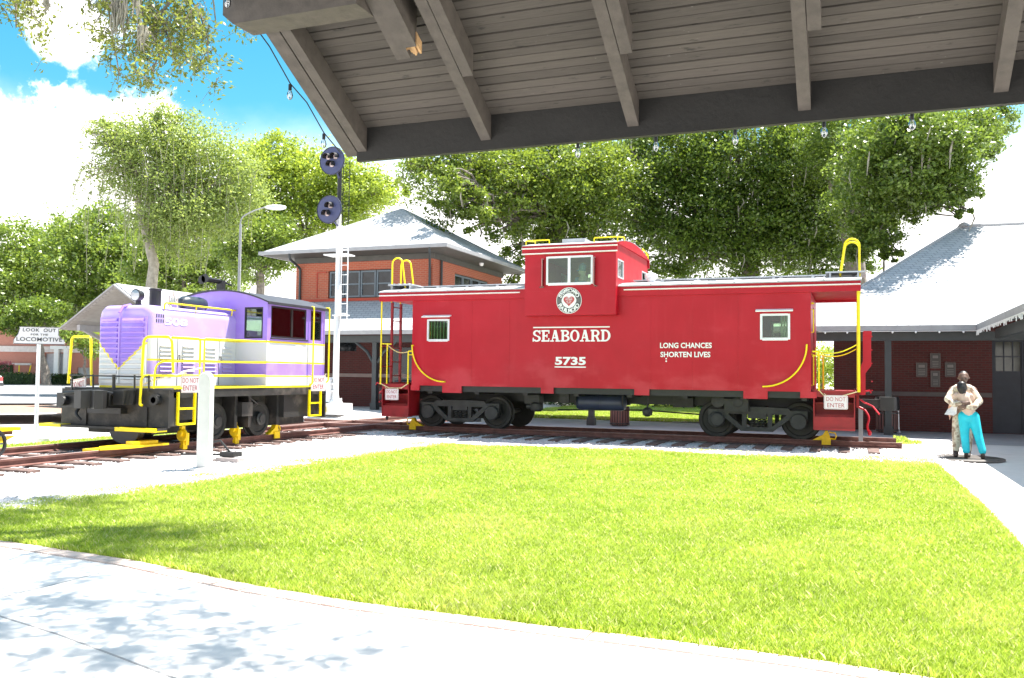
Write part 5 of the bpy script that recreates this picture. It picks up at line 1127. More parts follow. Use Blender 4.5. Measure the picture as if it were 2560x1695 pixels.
b = MB(); text_into(b, '12', 17.28, 17.44, 2.10, 2.20, SIDE(KX1+.004), .0); b.box(KX1+.0065, KX1+.008, 17.26, 17.46, 2.03, 2.045); text_into(b, 'R', 17.33, 17.40, 1.95, 2.01, SIDE(KX1+.004), .0)
part('emblem_mark', b, mat('faint_emblem', (.62, .60, .58), .6), e_, smooth=False)
b = MB()
for dx, dz, L in ((0, 0, .62), (.09, .03, .5)):
    b.lathe([(.10, 0), (.085, .03), (.045, .12), (.03, .25), (.035, L)], (LX+.05+dx, 15.75, 3.70+dz), 14, 'y')
b.box(LX, LX+.16, 16.3, 16.42, 3.45, 3.74); b.tube([(LX+.1, 16.35, 3.74), (LX+.1, 16.7, 3.66)], .02, 6); part('horn', b, 'black', loc)
# frame, bumper plate, running gear
b = MB(); b.box(-14.81, KX1, 13.285, 18.5, 1.255, 1.305); b.box(KX1-.03, KX1, 13.35, 18.48, 1.14, 1.255); b.box(-14.81, -14.78, 13.35, 18.48, 1.14, 1.255); part('walkway', b, 'greyblack', loc, smooth=False)
b = MB(); b.box(-14.81, KX1, 18.5, 18.55, .57, 1.285); part('bumper_plate', b, 'greyblack', loc, smooth=False)
b = MB(); b.box(-14.81, KX1, 13.22, 13.28, .57, 1.285)
for x in (-14.15, -12.62): b.box(x-.03, x+.03, 13.19, 13.22, .58, .95)
b.box(-12.16, KX1, 13.28, 13.5, .60, 1.25)
part('bumper_plate', b, 'greyblack', loc, smooth=False)
b = MB(); b.cyl((-12.36, 13.10, 1.10), (-12.36, 13.22, 1.10), .10, n=20); b.lathe([(.06, 0), (.06, .02), (.105, .02), (.105, 0)], (-12.36, 13.095, 1.10), 20, 'y'); part('bumper_socket', b, 'black', loc)
b = MB(); b.box(-13.75, -13.2, 12.85, 13.22, .98, 1.22); b.prism([(-13.72, 12.86), (-13.25, 12.86), (-13.1, 12.62), (-13.22, 12.52), (-13.45, 12.66), (-13.55, 12.52), (-13.75, 12.55)], 'z', .93, 1.27); b.box(-14.7, -14.05, 13.0, 13.22, .92, 1.20); b.lathe([(.09, -.1), (.10, 0), (.05, .05)], (-14.45, 12.98, 1.05), 12, 'y'); b.box(-13.15, -12.9, 12.9, 13.22, 1.0, 1.28); b.tube([(-14.5, 13.0, 1.2), (-13.6, 12.9, 1.26), (-13.0, 12.95, 1.18)], .035, 8); b.box(-13.95, -13.1, 13.05, 13.22, .82, .93)
b.tube(fillet([(-14.2, 13.15, .98), (-14.15, 12.95, .80), (-14.05, 13.0, .68)], .08), .03, 8)
part('coupler', b, 'black', loc)
b = MB(); b.box(-14.55, -12.12, 12.98, 13.22, .53, .575); part('foot_board', b, 'greyblack', loc, smooth=False)
b = MB(); b.box(-15.12, -14.55, 12.97, 13.24, .525, .585); part('foot_board_end', b, 'yellow', loc, smooth=False)
b = MB(); b.box(-13.12, -12.14, 12.93, 13.24, .50, .575); part('foot_board_end', b, 'yellow', loc, smooth=False)
b = MB(); b.prism([(-12.95+.36*math.cos(rad(a)), .50+.24*math.sin(rad(a))) for a in range(180, 361, 12)], 'y', 13.0, 13.15); part('rail_guard', b, 'black', loc, smooth=False)
b = MB(); b.box(-14.28, -12.66, 13.4, 18.45, .42, 1.25)
for y in (14.95, 16.42): b.box(-12.64, -12.32, y-.55, y-.46, .45, 1.14); b.box(-12.64, -12.32, y+.46, y+.55, .45, 1.14)
b.box(-12.62, -12.2, 16.98, 18.4, .62, 1.14); b.box(-12.62, -12.25, 13.6, 14.3, .7, 1.14); b.box(-12.5, -12.2, 15.5, 15.86, .7, 1.0); b.tube([(-12.2, 15.6, 1.2), (-12.18, 16.0, .95)], .014, 6)
part('frame', b, 'greyblack', loc, smooth=False)
for y in (14.95, 16.42):
    for xc, s_ in ((LNR, 1), (LFR, -1)):
        b = MB(); b.lathe([(.05, .08), (.14, .075), (.16, .03), (.29, .035), (.31, .06), (.38, .06), (.385, -.05), (.415, -.06), (.415, -.085), (.05, -.09)], (xc, y, .232+.38), 36, 'x')
        if s_ < 0: b.v = [(2*xc-x, y_, z) for x, y_, z in b.v]
        part('wheel', b, 'wheel', loc)
    b = MB(); b.lathe([(.15, 0), (.15, .03), (.10, .05), (.10, .07)], (-12.42, y, .612), 18, 'x'); part('hub_cap', b, 'iron', loc)
def lrail(pts, r=.021, fl=.08, m='yellow', nm='handrail'):
    b = MB(); b.tube(fillet(pts, fl), r, 8); return part(nm, b, m, loc)
lrail([(-14.74, 13.30, 1.38), (-14.68, 13.30, 2.32), (-14.18, 13.30, 2.32), (-14.12, 13.30, 1.34)], .026)
lrail([(-12.86, 13.30, 1.34), (-12.82, 13.30, 2.31), (-12.14, 13.30, 2.31), (-12.12, 13.34, 1.62)], .026, .14)
lrail([(-12.16, 13.34, 2.30), (-12.13, 14.08, 2.30), (-12.13, 14.08, 1.31)], .02); lrail([(-12.13, 14.20, 1.31), (-12.13, 14.20, 2.31), (-12.13, 16.17, 2.33)], .016, .05)
lrail([(-12.45, 13.2, 1.31), (-12.42, 13.2, 1.83), (-12.12, 13.45, 1.84), (-12.12, 16.17, 1.86)], .018, .18)
lrail([(-12.66, 13.14, .99), (-12.72, 13.14, 1.0), (-12.70, 13.14, 1.56), (-12.12, 13.4, 1.565), (-12.12, 16.17, 1.57)], .024, .1)
lrail([(-12.10, 13.36, 1.325), (-12.10, 16.17, 1.33)], .02)
lrail([(HX1-.02, 13.98, 2.90), (HX1-.01, 13.98, 3.03), (HX1-.01, 16.15, 3.03)], .018, .05)
for y in (14.9, 16.05): lrail([(HX1-.01, y, 3.03), (HX1-.03, y, 2.9)], .014)
lrail([(KX1, 17.83, 3.22), (KX1+.09, 17.83, 3.22), (KX1+.09, 17.83, 1.40), (KX1, 17.86, 1.36)], .02, .04)
lrail([(KX1-.02, 18.50, 3.24), (KX1+.09, 18.50, 3.24), (KX1+.09, 18.50, 1.46), (KX1, 18.46, 1.38)], .02, .04)
lrail([(-14.74, 18.5, 1.38), (-14.68, 18.5, 2.3), (-14.1, 18.5, 2.3), (-14.1, 18.5, 1.35)])
lrail([(-14.55, 13.16, 1.55), (-12.52, 13.16, 1.535)], .014, .02, 'black')
for x in (-14.5, -13.95, -13.42, -12.9, -12.55): lrail([(x, 13.18, 1.26), (x, 13.17, 1.57)], .018 if x != -13.42 else .032, .02, 'black', 'stanchion')
for y0, y1 in ((13.44, 13.90), (17.81, 18.28)):
    b = MB(); b.bar((KX1+.02, y0, 1.25), (KX1+.02, y0, .62), .035, .05, (1, 0, 0)); b.bar((KX1+.02, y1, 1.25), (KX1+.02, y1, .62), .035, .05, (1, 0, 0))
    for z in (.63, .93): b.box(KX1+.0, KX1+.06, y0, y1, z-.018, z+.018)
    part('step_ladder', b, 'yellow', loc, smooth=False)
def dne_rot(label, x, y, z, rotz, w=.40, h=.34, tilt=0):
    dne(x, z, w, h, y, label, tilt)
    o = [q for q in bpy.data.objects if q.get('label') == label][0]
    o.rotation_euler = (0, 0, rotz); return o
dne_rot('DO NOT ENTER plate on the front step ladder of the purple locomotive', KX1+.10, 13.68, 1.40, rad(52), .37, .33)
dne_rot('DO NOT ENTER plate on the rear step ladder of the purple locomotive', KX1+.10, 18.06, 1.40, rad(72), .44, .37)
dne_rot('DO NOT ENTER plate tilted and half hidden behind the locomotive front plate', -14.62, 13.45, 1.27, rad(-14), .56, .42, 7)
b = MB(); b.tube([(KX1+.05, 13.46, 1.62), (KX1+.07, 13.6, 1.66), (KX1+.04, 14.05, 1.72)], .016, 6); b.tube([(KX1+.07, 13.6, 1.62), (-12.5, 13.2, 1.47), (-12.86, 13.3, 1.36)], .016, 6); part('safety_chain', b, mat('pale_rope', (.72, .66, .5), .8), loc)

# yellow wheel chocks, derail and friction clamps on the rails
X['disc'] = X['ochre']
def chock(x, y, z, dirv, axis, label):
    r = thing('wheel_chock', label, 'wheel chock', (x, y, z), 'yellow wheel chocks')
    T = (lambda a, c, h: (x+a*dirv, y+c, z+h)) if axis == 'x' else (lambda a, c, h: (x+c, y+a*dirv, z+h))
    b = MB(); pr = [(-.30, 0), (.08, 0), (.08, .10), (.03, .22), (-.02, .22), (-.07, .13)]
    for c0, c1 in ((-.06, .06),):
        k = len(pr); b.add([T(a, c0, h) for a, h in pr]+[T(a, c1, h) for a, h in pr], [tuple(range(k)), tuple(range(2*k-1, k-1, -1))]+[(i, i+k, (i+1) % k+k, (i+1) % k) for i in range(k)])
    part('wedge', b, 'ochre', r, smooth=False)
    for c in (-.075, .075): b = MB(); b.add([T(a, c+d, h) for d in (-.012, .012) for a, h in ((-.10, -.10), (.10, -.10), (.10, .05), (-.10, .05))], [(0, 1, 2, 3), (7, 6, 5, 4), (0, 4, 5, 1), (1, 5, 6, 2), (2, 6, 7, 3), (3, 7, 4, 0)]); part('clamp_plate', b, 'ochre', r, smooth=False)
    b = MB(); b.tube([T(.10, 0, .04), T(.19, 0, .03), T(.22, 0, .10), T(.19, 0, .17), T(.06, 0, .19)], .018, 6); part('handle', b, 'ochre', r)
chock(-11.28, NR, .232, -1, 'x', 'yellow chock under the caboose end nearest the track crossing')
chock(-.60, NR, .232, 1, 'x', 'yellow chock with a handle under the caboose end nearest the sculpture')
chock(LNR, 17.08, .230, 1, 'y', 'yellow chock behind the rear wheel of the purple locomotive')
r = thing('rail_derail', 'yellow derail shoe lying on the near rail in front of the locomotive', 'derail', (LNR, 12.7, .2))
b = MB(); b.prism([(-12.78, 12.25), (-12.45, 11.95), (-12.3, 12.5), (-12.32, 13.5), (-12.72, 13.6), (-12.8, 13.1)], 'z', .232, .27); b.prism([(-12.7, 12.8), (-12.42, 12.7), (-12.40, 13.3), (-12.66, 13.4)], 'z', .27, .33); part('shoe', b, 'ochre', r, smooth=False)
b = MB(); b.box(-12.8, -12.55, 11.9, 12.25, .17, .25); part('toe', b, 'ochre', r, smooth=False)
def clamp(x, y, label):
    r = thing('rail_clamp', label, 'rail clamp', (x, y, .2), 'yellow screw clamps between the locomotive wheels')
    b = MB(); b.lathe([(.12, -.025), (.14, 0), (.12, .025)], (x, y, .38), 20, 'y'); b.lathe([(.05, -.08), (.06, -.07), (.06, .07), (.05, .08)], (x, y, .42), 12, 'y'); part('hand_wheel', b, 'ochre', r)
    b = MB(); b.box(x-.07, x+.07, y+.03, y+.12, .18, .42); b.box(x-.05, x+.05, y-.02, y+.1, .10, .24); b.box(x-.03, x+.03, y-.05, y+.05, .50, .56); part('jaw', b, 'ochre', r, smooth=False)
clamp(LNR+.05, 14.02, 'yellow screw clamp below the front step ladder of the locomotive')
clamp(LNR+.04, 15.62, 'yellow disc shaped rail clamp between the two wheels of the locomotive')

# ------------------------------------------------------------------ signal mast
sx0, sy0 = -16.45, 25.8
sg = thing('railway_signal', 'white railway signal mast with two round dark target heads beside the locomotive cab', 'railway signal', (sx0, sy0, .32))
b = MB(); b.box(sx0-.42, sx0+.42, sy0-.42, sy0+.42, .25, .62); part('foundation', b, 'concrete', sg, smooth=False)
b = MB(); b.lathe([(.26, .62), (.22, .70), (.13, .78), (.105, .95), (.10, 3.6), (.085, 3.62), (.08, 7.1)], (sx0, sy0, 0), 18)
for a in range(4): b.cyl((sx0+.2*math.cos(a*1.57+.8), sy0+.2*math.sin(a*1.57+.8), .62), (sx0+.2*math.cos(a*1.57+.8), sy0+.2*math.sin(a*1.57+.8), .80), .025, n=6)
part('mast', b, 'white', sg)
b = MB(); b.cyl((sx0, sy0, 7.1), (sx0, sy0, 8.75), .075, n=14); part('upper_mast', b, 'black', sg)
b = MB(); b.box(sx0-.47, sx0-.10, sy0-.22, sy0+.15, .66, 1.42); b.prism([(sx0-.50, 1.42), (sx0-.08, 1.42), (sx0-.14, 1.50), (sx0-.44, 1.50)], 'y', sy0-.25, sy0+.18)
for z in (.8, 1.05, 1.3): b.cyl((sx0-.10, sy0-.1, z), (sx0+.14, sy0-.1, z), .03, n=8)
part('relay_case', b, 'white', sg, smooth=False)
b = MB(); b.box(sx0-.44, sx0-.08, sy0-.52, sy0-.43, .34, .50); part('yellow_block', b, 'yellow', sg, smooth=False)
b = MB(); b.box(sx0-.40, sx0+.48, sy0-.30, sy0+.30, 5.66, 5.70); b.box(sx0-.12, sx0+.42, sy0-.12, sy0+.12, 3.60, 3.64); part('platform', b, 'white', sg, smooth=False)
def mladder(z0, z1, m):
    b = MB()
    for s_ in (0, .25): b.tube([(sx0+.17+s_, sy0-.05, z0), (sx0+.17+s_, sy0-.05, z1)], .020 if m == 'white' else .012, 6)
    for z in np.arange(z0+.15, z1, .33): b.tube([(sx0+.17, sy0-.05, z), (sx0+.42, sy0-.05, z)], .013 if m == 'white' else .009, 6)
    part('ladder', b, m, sg)
mladder(3.2, 5.66, 'white'); mladder(5.7, 6.7, 'white'); mladder(6.7, 8.9, 'black')
def head(hx_, hz_, lamps, name='signal_head'):
    yy = sy0-.42; b = MB(); r = .485
    b.cyl((hx_, yy, hz_), (hx_, yy+.03, hz_), r, n=48); b.lathe([(.33, .03), (.26, .14), (.14, .18)], (hx_, yy, hz_), 24, 'y'); b.cyl((hx_+.1, yy+.1, hz_-.1), (sx0, sy0, hz_-.15), .05, n=8); b.cyl((hx_+.12, yy+.1, hz_-.38), (sx0, sy0, hz_-.55), .03, n=8)
    hd = part(name, b, 'discblue', sg)
    b = MB(); b.tube([(hx_+(r-.01)*math.cos(rad(a)), yy-.005, hz_+(r-.01)*math.sin(rad(a))) for a in range(0, 360, 8)], .012, 6, closed=True); part('rim', b, 'black', hd)
    for lx, lz in lamps:
        b = MB(); c = (hx_+lx, yy, hz_+lz); k = 14; A = []
        for t, rr_ in ((0, .125), (-.22, .115)):
            A.append([(c[0]+rr_*math.cos(rad(a)), c[1]+t, c[2]+rr_*math.sin(rad(a))-(.03 if t else 0)) for a in np.linspace(-30, 210, k)])
        b.add(A[0]+A[1], [(i, i+1, i+1+k, i+k) for i in range(k-1)])
        b.add([(p[0]*.96+c[0]*.04, p[1], p[2]*.96+c[2]*.04) for p in A[0]+A[1]], [(i+k, i+1+k, i+1, i) for i in range(k-1)]); part('hood', b, 'black', hd)
        b = MB(); b.lathe([(.01, -.05), (.06, -.04), (.10, -.012), (.10, .0)], c, 20, 'y'); part('lens', b, 'lens', hd)
head(sx0-.05, 8.86, [(-.14, .14), (.14, .14), (0, -.12)]); head(sx0-.13, 7.20, [(.06, .13), (-.06, -.13)])

# LOOK OUT FOR THE LOCOMOTIVE sign
lx, ly = -17.1, 14.6
r = thing('warning_sign', 'white post sign reading LOOK OUT FOR THE LOCOMOTIVE', 'sign', (lx, ly, 0), rotz=ANG+rad(22))
b = MB(); b.box(-.3, .3, -.25, .25, 0, .12); b.box(-.18, .18, -.18, .18, .12, .17); part('base', b, 'concrete', r, smooth=False)
b = MB(); b.lathe([(.12, .17), (.10, .19), (.05, .21), (.045, .40), (.04, .42), (.04, 2.24)], (0, 0, 0), 14); part('post', b, 'alu', r)
b = MB(); pl = [(-.50, 2.22), (.52, 2.22), (.52, 2.32), (.44, 2.36), (.40, 2.44), (.40, 2.58), (.40, 2.61), (-.39, 2.61), (-.39, 2.58), (-.42, 2.44), (-.46, 2.38), (-.50, 2.32)]
b.prism(pl, 'y', -.055, -.042); part('board', b, 'signwhite', r, smooth=False)
b = MB(); b.tube([(p[0]*.985, -.058, 2.415+(p[1]-2.415)*.97) for p in pl], .006, 4, closed=True)
f_ = FRONT(-.055)
text_into(b, 'LOOK  OUT', -.32, .34, 2.50, 2.575, f_, .01, 1.1); text_into(b, 'FOR THE', -.16, .18, 2.415, 2.458, f_, .012, 1.2); text_into(b, 'LOCOMOTIVE', -.44, .47, 2.285, 2.375, f_, .01, 1.05)
part('lettering', b, 'signblack', r, smooth=False)
# white concrete post
bx, by = tuple(gnd(510, 1183))[:2]
b = MB(); b.box(bx-.19, bx+.17, by-.18, by+.18, -.02, .10); b.prism([(-.105, .10), (.105, .10), (.10, 1.52), (.085, 1.58), (.05, 1.63), (0, 1.645), (-.05, 1.63), (-.085, 1.58), (-.10, 1.52)], 'y', -.10, .10)
nb = len(MB().box(0, 1, 0, 1, 0, 1).v); b.v = b.v[:nb]+[(x+bx, y+by, z) for x, y, z in b.v[nb:]]
o = solo('concrete_post', b, mat('whitewashed_concrete', (.64, .63, .62), .85, var=.06, scale=5, stain=((.50, .48, .46), .55, .8, .5), stain_scale=3, bump=.2), 'white round topped concrete post at the lawn edge before the locomotive', 'post')
o.rotation_euler = (0, 0, ANG)
bv = o.modifiers.new('soft_edges', 'BEVEL'); bv.width = .022; bv.segments = 3
# hand-thrown switch lever beside the post
q = gnd(565, 1160); r = thing('switch_stand', 'low black switch lever bolted to wooden tie ends behind white post', 'switch stand', (q.x, q.y, 0))
b = MB()
for k in (-.12,): b.box(q.x-.05, q.x+.42, q.y+k-.1, q.y+k+.1, 0, .13)
b.box(q.x-.28, q.x-.08, q.y-.3, q.y-.16, 0, .10)
part('tie_block', b, mat('bleached_block', (.30, .26, .25), .9, var=.3, bump=.3), r, smooth=False)
b = MB(); b.box(q.x-.05, q.x+.25, q.y-.12, q.y+.12, .14, .22); b.tube([(q.x+.1, q.y, .2), (q.x-.05, q.y-.1, .42), (q.x-.4, q.y-.2, .36)], .022, 7); b.lathe([(.04, -.05), (.05, 0), (.04, .05)], (q.x-.4, q.y-.2, .36), 10); b.tube([(q.x-1.1, q.y+.1, .12), (q.x+.1, q.y+.05, .17)], .02, 6); part('lever', b, 'black', r)
# yellow rail cart whose end shows at the left edge
cx_, cy_ = -14.5+1.0, 8.2
y1_ = 10.46
r = thing('rail_cart', 'yellow rail cart with a spoked black wheel on the locomotive track', 'rail cart', (-13.43, 9.2, .23))
b = MB(); b.box(-14.4, -12.58, y1_-2.6, y1_, .665, .72); part('deck', b, 'yellow', r, smooth=False)
b = MB(); b.box(-14.2, -12.70, y1_-2.5, y1_-.05, .60, .665); part('frame', b, 'rust', r, smooth=False)
b = MB(); b.prism([(y1_-2.4, .48), (y1_-.30, .48), (y1_-.06, .58), (y1_-2.5, .58)], 'x', -12.70, -12.62); part('side_sill', b, 'ochre', r, smooth=False)
for y in (y1_-.55, y1_-2.0):
    for x in (LNR, LFR):
        b = MB(); b.tube([(x, y+.22*math.cos(rad(a)), .48+.22*math.sin(rad(a))) for a in range(0, 360, 15)], .028, 8, closed=True); b.cyl((x-.05, y, .48), (x+.05, y, .48), .05, n=12)
        for a in range(0, 360, 45): b.tube([(x, y, .48), (x, y+.21*math.cos(rad(a)), .48+.21*math.sin(rad(a)))], .014, 5)
        part('wheel', b, 'black', r)

# ------------------------------------------------------------------ bins under the canopy
def litter_bin(x, y, z, label):
    r = thing('litter_bin', label, 'litter bin', (x, y, z), 'slatted litter bins by the station'); b = MB()
    for k in range(22):
        a = 2*math.pi*k/22; c, s_ = math.cos(a), math.sin(a); b.bar((x+.31*c, y+.31*s_, z+.05), (x+.31*c, y+.31*s_, z+.66), .05, .02, (c, s_, 0))
    part('slats', b, 'slat', r, smooth=False)
    b = MB(); b.cyl((x, y, z+.02), (x, y, z+.64), .27, n=24)
    for h in (.08, .60): b.lathe([(.325, h), (.335, h), (.335, h+.04), (.325, h+.04)], (x, y, z), 28)
    part('liner', b, 'bin', r)
    b = MB(); b.lathe([(.34, .70), (.36, .72), (.36, 1.06), (.33, 1.12), (.10, 1.16)], (x, y, z), 28); b.box(x-.20, x+.20, y-.37, y-.34, z+.86, z+1.0); part('hood', b, 'bin', r)
litter_bin(.95, 29.6, 0, 'black hooded slatted litter bin beside the caboose coupler'); litter_bin(-15.0, 28.0, .29, 'slatted litter bin between signal mast and caboose steps'); litter_bin(-7.25, 28.6, 0, 'slatted litter bin seen below the caboose air tank')
q = gnd(2222, 1078); b = MB(); b.lathe([(.10, 0), (.05, .06), (.035, .2), (.03, .62), (.03, .95)], (q.x+.25, q.y-.6, 0), 10); solo('standpipe', b, 'alu', 'short pale standpipe with a flared foot before the hooded litter bin', 'standpipe')
b = MB(); b.box(.10, .20, 22.9, 23.0, .06, 1.05); solo('support_post', b, 'fascia', 'grey steel support post under the caboose end beside the coupler', 'post', smooth=False)

# ------------------------------------------------------------------ embracing couple sculpture
q = gnd(2409, 1149); SXW, SYW = q.x, q.y
FR_ = math.atan2(SXW, SYW)     # turn so that local -y looks to the photographer
b = MB(); b.lathe([(.74, 0), (.77, .01), (.77, .035), (.75, .045)], (SXW, SYW, .005), 48); solo('sculpture_base', b, mat('bronze_disc', (.10, .09, .085), .5, .3, var=.2), 'round dark disc on the pavement under the embracing couple', 'plinth')
b = MB(); b.lathe([(.12, 0), (.12, .004)], (SXW+.52*math.cos(-FR_), SYW+.52*math.sin(-FR_)+.12, .051), 24); solo('base_plaque', b, 'black', 'small dark plaque set in the sculpture disc behind the feet', 'plaque')
Z0 = .05
man = thing('person', 'man in desert camouflage embracing a woman, head bowed over her', 'person', (SXW, SYW, Z0), rotz=-FR_)
def mirror(c): return [(-p[0], *p[1:]) for p in c]
# man faces -y (the camera); he stands behind her and folds both arms round her back
def hand(w, d, up, s_):
    """wrist w, finger direction d, palm normal up; five separate fingers"""
    w, d, up = Vector(w), Vector(d).normalized(), Vector(up).normalized(); a = d.cross(up).normalized()*s_; out = [[(*w, .028), (*(w+d*.05), .032), (*(w+d*.085), .030)]]
    for k, L in enumerate((.070, .080, .075, .058)):
        p = w+d*.085+a*(.030-.020*k); m_ = p+d*L*.5-up*.004; e = p+d*L-up*.022; out.append([(*p, .0100), (*m_, .0095), (*e, .0080)])
    p = w+d*.03+a*.03; out.append([(*p, .012), (*(p+d*.03+a*.028), .0105), (*(p+d*.062+a*.034), .009)])
    return out
mA = [[(0, .16, .92, .145), (0, .15, 1.08, .135), (-.0, .14, 1.30, .155), (0, .13, 1.44, .10), (0, .10, 1.52, .058), (0, .06, 1.60, .062)],
      [(.01, .04, 1.665, .096), (.015, .015, 1.68, .10), (.02, -.03, 1.64, .080), (.02, -.045, 1.585, .060)], [(.02, -.105, 1.615, .019), (.02, -.112, 1.595, .017)], [(.112, .015, 1.645, .023)], [(-.082, .02, 1.645, .023)],
      [(-.09, .16, .90, .10), (-.13, .12, .50, .065), (-.14, .15, .10, .045), (-.14, .10, .04, .045), (-.15, -.02, .03, .038)], [(.09, .16, .90, .10), (.10, .16, .50, .065), (.08, .20, .10, .045), (.08, .15, .04, .045), (.09, .03, .03, .038)]]
armL = [(-.19, .13, 1.40, .075), (-.285, -.02, 1.20, .056), (-.16, -.20, 1.10, .040), (-.02, -.245, 1.13, .030)]
armR = [(.19, .13, 1.40, .075), (.30, .0, 1.17, .056), (.20, -.20, 1.05, .040), (.07, -.255, 1.05, .030)]
mA += [armL, armR]+hand(armL[-1][:3], (1, -.15, .02), (0, -1, 0), 1)+hand(armR[-1][:3], (-1, -.05, .12), (0, -1, 0), -1)
remeshed('body', mA, .012, 'skin', man)
gr = lambda ch, d: [(p[0], p[1], p[2], p[3]+d) for p in ch]
remeshed('jacket', [gr([(0, .16, .86, .155), (0, .15, 1.08, .148), (0, .14, 1.30, .168), (0, .13, 1.43, .11), (0, .115, 1.49, .074)], .006), gr([(-.17, .13, 1.39, .08), (-.285, -.02, 1.20, .062), (-.16, -.20, 1.10, .050), (-.06, -.235, 1.12, .044)], .010), gr([(.17, .13, 1.39, .08), (.30, .0, 1.17, .062), (.20, -.20, 1.05, .050), (.10, -.25, 1.05, .044)], .010), [(-.10, .10, 1.42, .10), (.10, .10, 1.42, .10)]], .014, 'camo', man)
remeshed('trousers', [[(0, .16, .92, .155), (0, .16, .84, .15)], [(-.09, .16, .88, .118), (-.13, .12, .50, .088), (-.14, .15, .14, .072)], [(.09, .16, .88, .118), (.10, .16, .50, .088), (.08, .20, .14, .072)]], .014, 'camo', man)
for x, y in ((-.145, .05), (.085, .10)): remeshed('boot', [[(x, y+.09, .14, .056), (x, y+.08, .05, .055), (x, y-.06, .04, .05), (x, y-.13, .035, .042)]], .012, 'shoe', man)
remeshed('hair', [[(.01, .06, 1.69, .094), (.013, .035, 1.705, .094)], [(.008, .10, 1.65, .058)]], .012, 'hair', man)
b = MB()
for s_ in (-1, 1): b.lathe([(.002, -.011), (.009, -.007), (.011, 0), (.008, .006)], (.02+s_*.034, -.105, 1.632), 10, 'y')
part('eyes', b, 'hair', man)
wom = thing('person', 'woman in turquoise trousers seen from behind, hugged by the man in camouflage', 'person', (SXW, SYW, Z0), rotz=-FR_)
wx, wy = .10, -.12
# she faces +y (away), leaning into him
wl = [(wx-.08, wy, .88, .095), (wx-.075, wy-.06, .48, .062), (wx-.05, wy-.10, .10, .040), (wx-.05, wy-.06, .035, .036), (wx-.05, wy+.06, .03, .032)]
wr = [(wx+.08, wy, .88, .095), (wx+.17, wy-.07, .48, .062), (wx+.25, wy-.16, .11, .040), (wx+.25, wy-.12, .04, .036), (wx+.26, wy-.01, .03, .032)]
wb = [(wx, wy, .95, .118), (wx-.02, wy, 1.06, .100), (wx-.07, wy+.02, 1.22, .112), (wx-.10, wy+.03, 1.31, .080), (wx-.11, wy+.03, 1.38, .046), (wx-.12, wy+.05, 1.43, .06)]
wh = [(wx-.12, wy+.05, 1.47, .088), (wx-.125, wy+.08, 1.45, .078), (wx-.13, wy+.10, 1.40, .052)]
wa = [(wx-.22, wy+.03, 1.28, .050), (wx-.32, wy+.06, 1.10, .040), (wx-.36, wy+.12, .98, .031), (wx-.35, wy+.12, .93, .027)]
wa2 = [(wx+.03, wy+.03, 1.28, .050), (wx+.09, wy+.14, 1.16, .040), (wx+.03, wy+.26, 1.22, .032)]
remeshed('body', [wb, wh, wl, wr, wa, wa2, [(wx-.135, wy+.16, 1.44, .016)], [(wx-.035, wy+.06, 1.45, .02)], [(wx-.21, wy+.06, 1.45, .02)]]+hand(wa[-1][:3], (.1, .1, -1), (1, 0, 0), 1)+hand(wa2[-1][:3], (-1, .2, .2), (0, 1, 0), -1), .012, 'skin2', wom)
remeshed('top', [gr([wb[0], wb[1], wb[2], wb[3]], .012), gr(wa[:2], .012), gr(wa2[:2], .012), [(wx, wy, .92, .132), (wx, wy, .86, .13)]], .013, 'peach', wom)
remeshed('trousers', [[(wx, wy, .90, .130), (wx, wy, .82, .132)], [(wx-.06, wy-.035, .83, .10), (wx+.06, wy-.035, .83, .10)], gr([(wx-.08, wy, .85, .1), wl[1], (wx-.052, wy-.098, .15, .05)], .022), gr([(wx+.08, wy, .85, .1), wr[1], (wx+.245, wy-.155, .16, .05)], .022)], .013, 'cyan', wom)
for c in ((wl[2], wl[4]), (wr[2], wr[4])): remeshed('shoe', [[(c[0][0], c[0][1]-.02, .09, .044), (c[0][0], c[0][1], .035, .042), (c[1][0], c[1][1]+.03, .03, .036)]], .011, 'shoe', wom)
remeshed('hair', [[(wx-.12, wy+.03, 1.49, .098), (wx-.115, wy+.0, 1.43, .095), (wx-.11, wy-.01, 1.37, .072)], [(wx-.12, wy+.0, 1.51, .066)]], .012, 'hair', wom)
b = MB()
for i in range(5):
    b.add([(wx-.36+.012*i, wy+.10-.02*i, 1.04), (wx-.24+.01*i, wy+.04-.02*i, 1.22-.01*i), (wx-.27+.012*i, wy+.0-.02*i, .86+.01*i), (wx-.45+.012*i, wy+.06-.02*i, .88)], [(0, 1, 2, 3)])
sd = thing('newspaper', 'folded white newspaper held at the hip of the embracing couple', 'newspaper', (SXW, SYW, Z0), rotz=-FR_)
part('sheets', b, mat('newsprint', (.72, .70, .74), .8, var=.12, scale=20), sd, smooth=False)

# ------------------------------------------------------------------ far left: street, building, hedge, car, lamp
A_, B_ = at(-60, 955, 82), at(268, 952, 82)
r = thing('brick_building', 'low pinkish brick building with white fascia across the street', 'building', ((A_.x+B_.x)/2, (A_.y+B_.y)/2+1, .3), rotz=ANG)
w_ = 15.5; S = lambda px: (px-104)/2200*82
b = MB(); b.wall('y', 0, .4, S(-400), S(285), 0, 5.2, [(S(88), S(140), .2, 2.9), (S(170), S(205), .6, 1.6)]); b.wall('x', S(285)-.4, S(285), .4, 9, 0, 5.2); part('wall', b, 'brickfar', r, smooth=False)
b = MB(); b.box(S(-400), S(290), -.25, -.002, 3.0, 3.55); b.box(S(-400), S(290), -.1, .5, 5.2, 5.45); b.box(S(-400), S(58), -.5, -.3, 1.75, 1.95); part('fascia', b, mat('far_white_trim', (.62, .55, .52), .8), r, smooth=False)
b = MB()
for px in (122, 146): b.box(S(px)-.2, S(px)+.2, -.5, -.1, .1, 3.4)
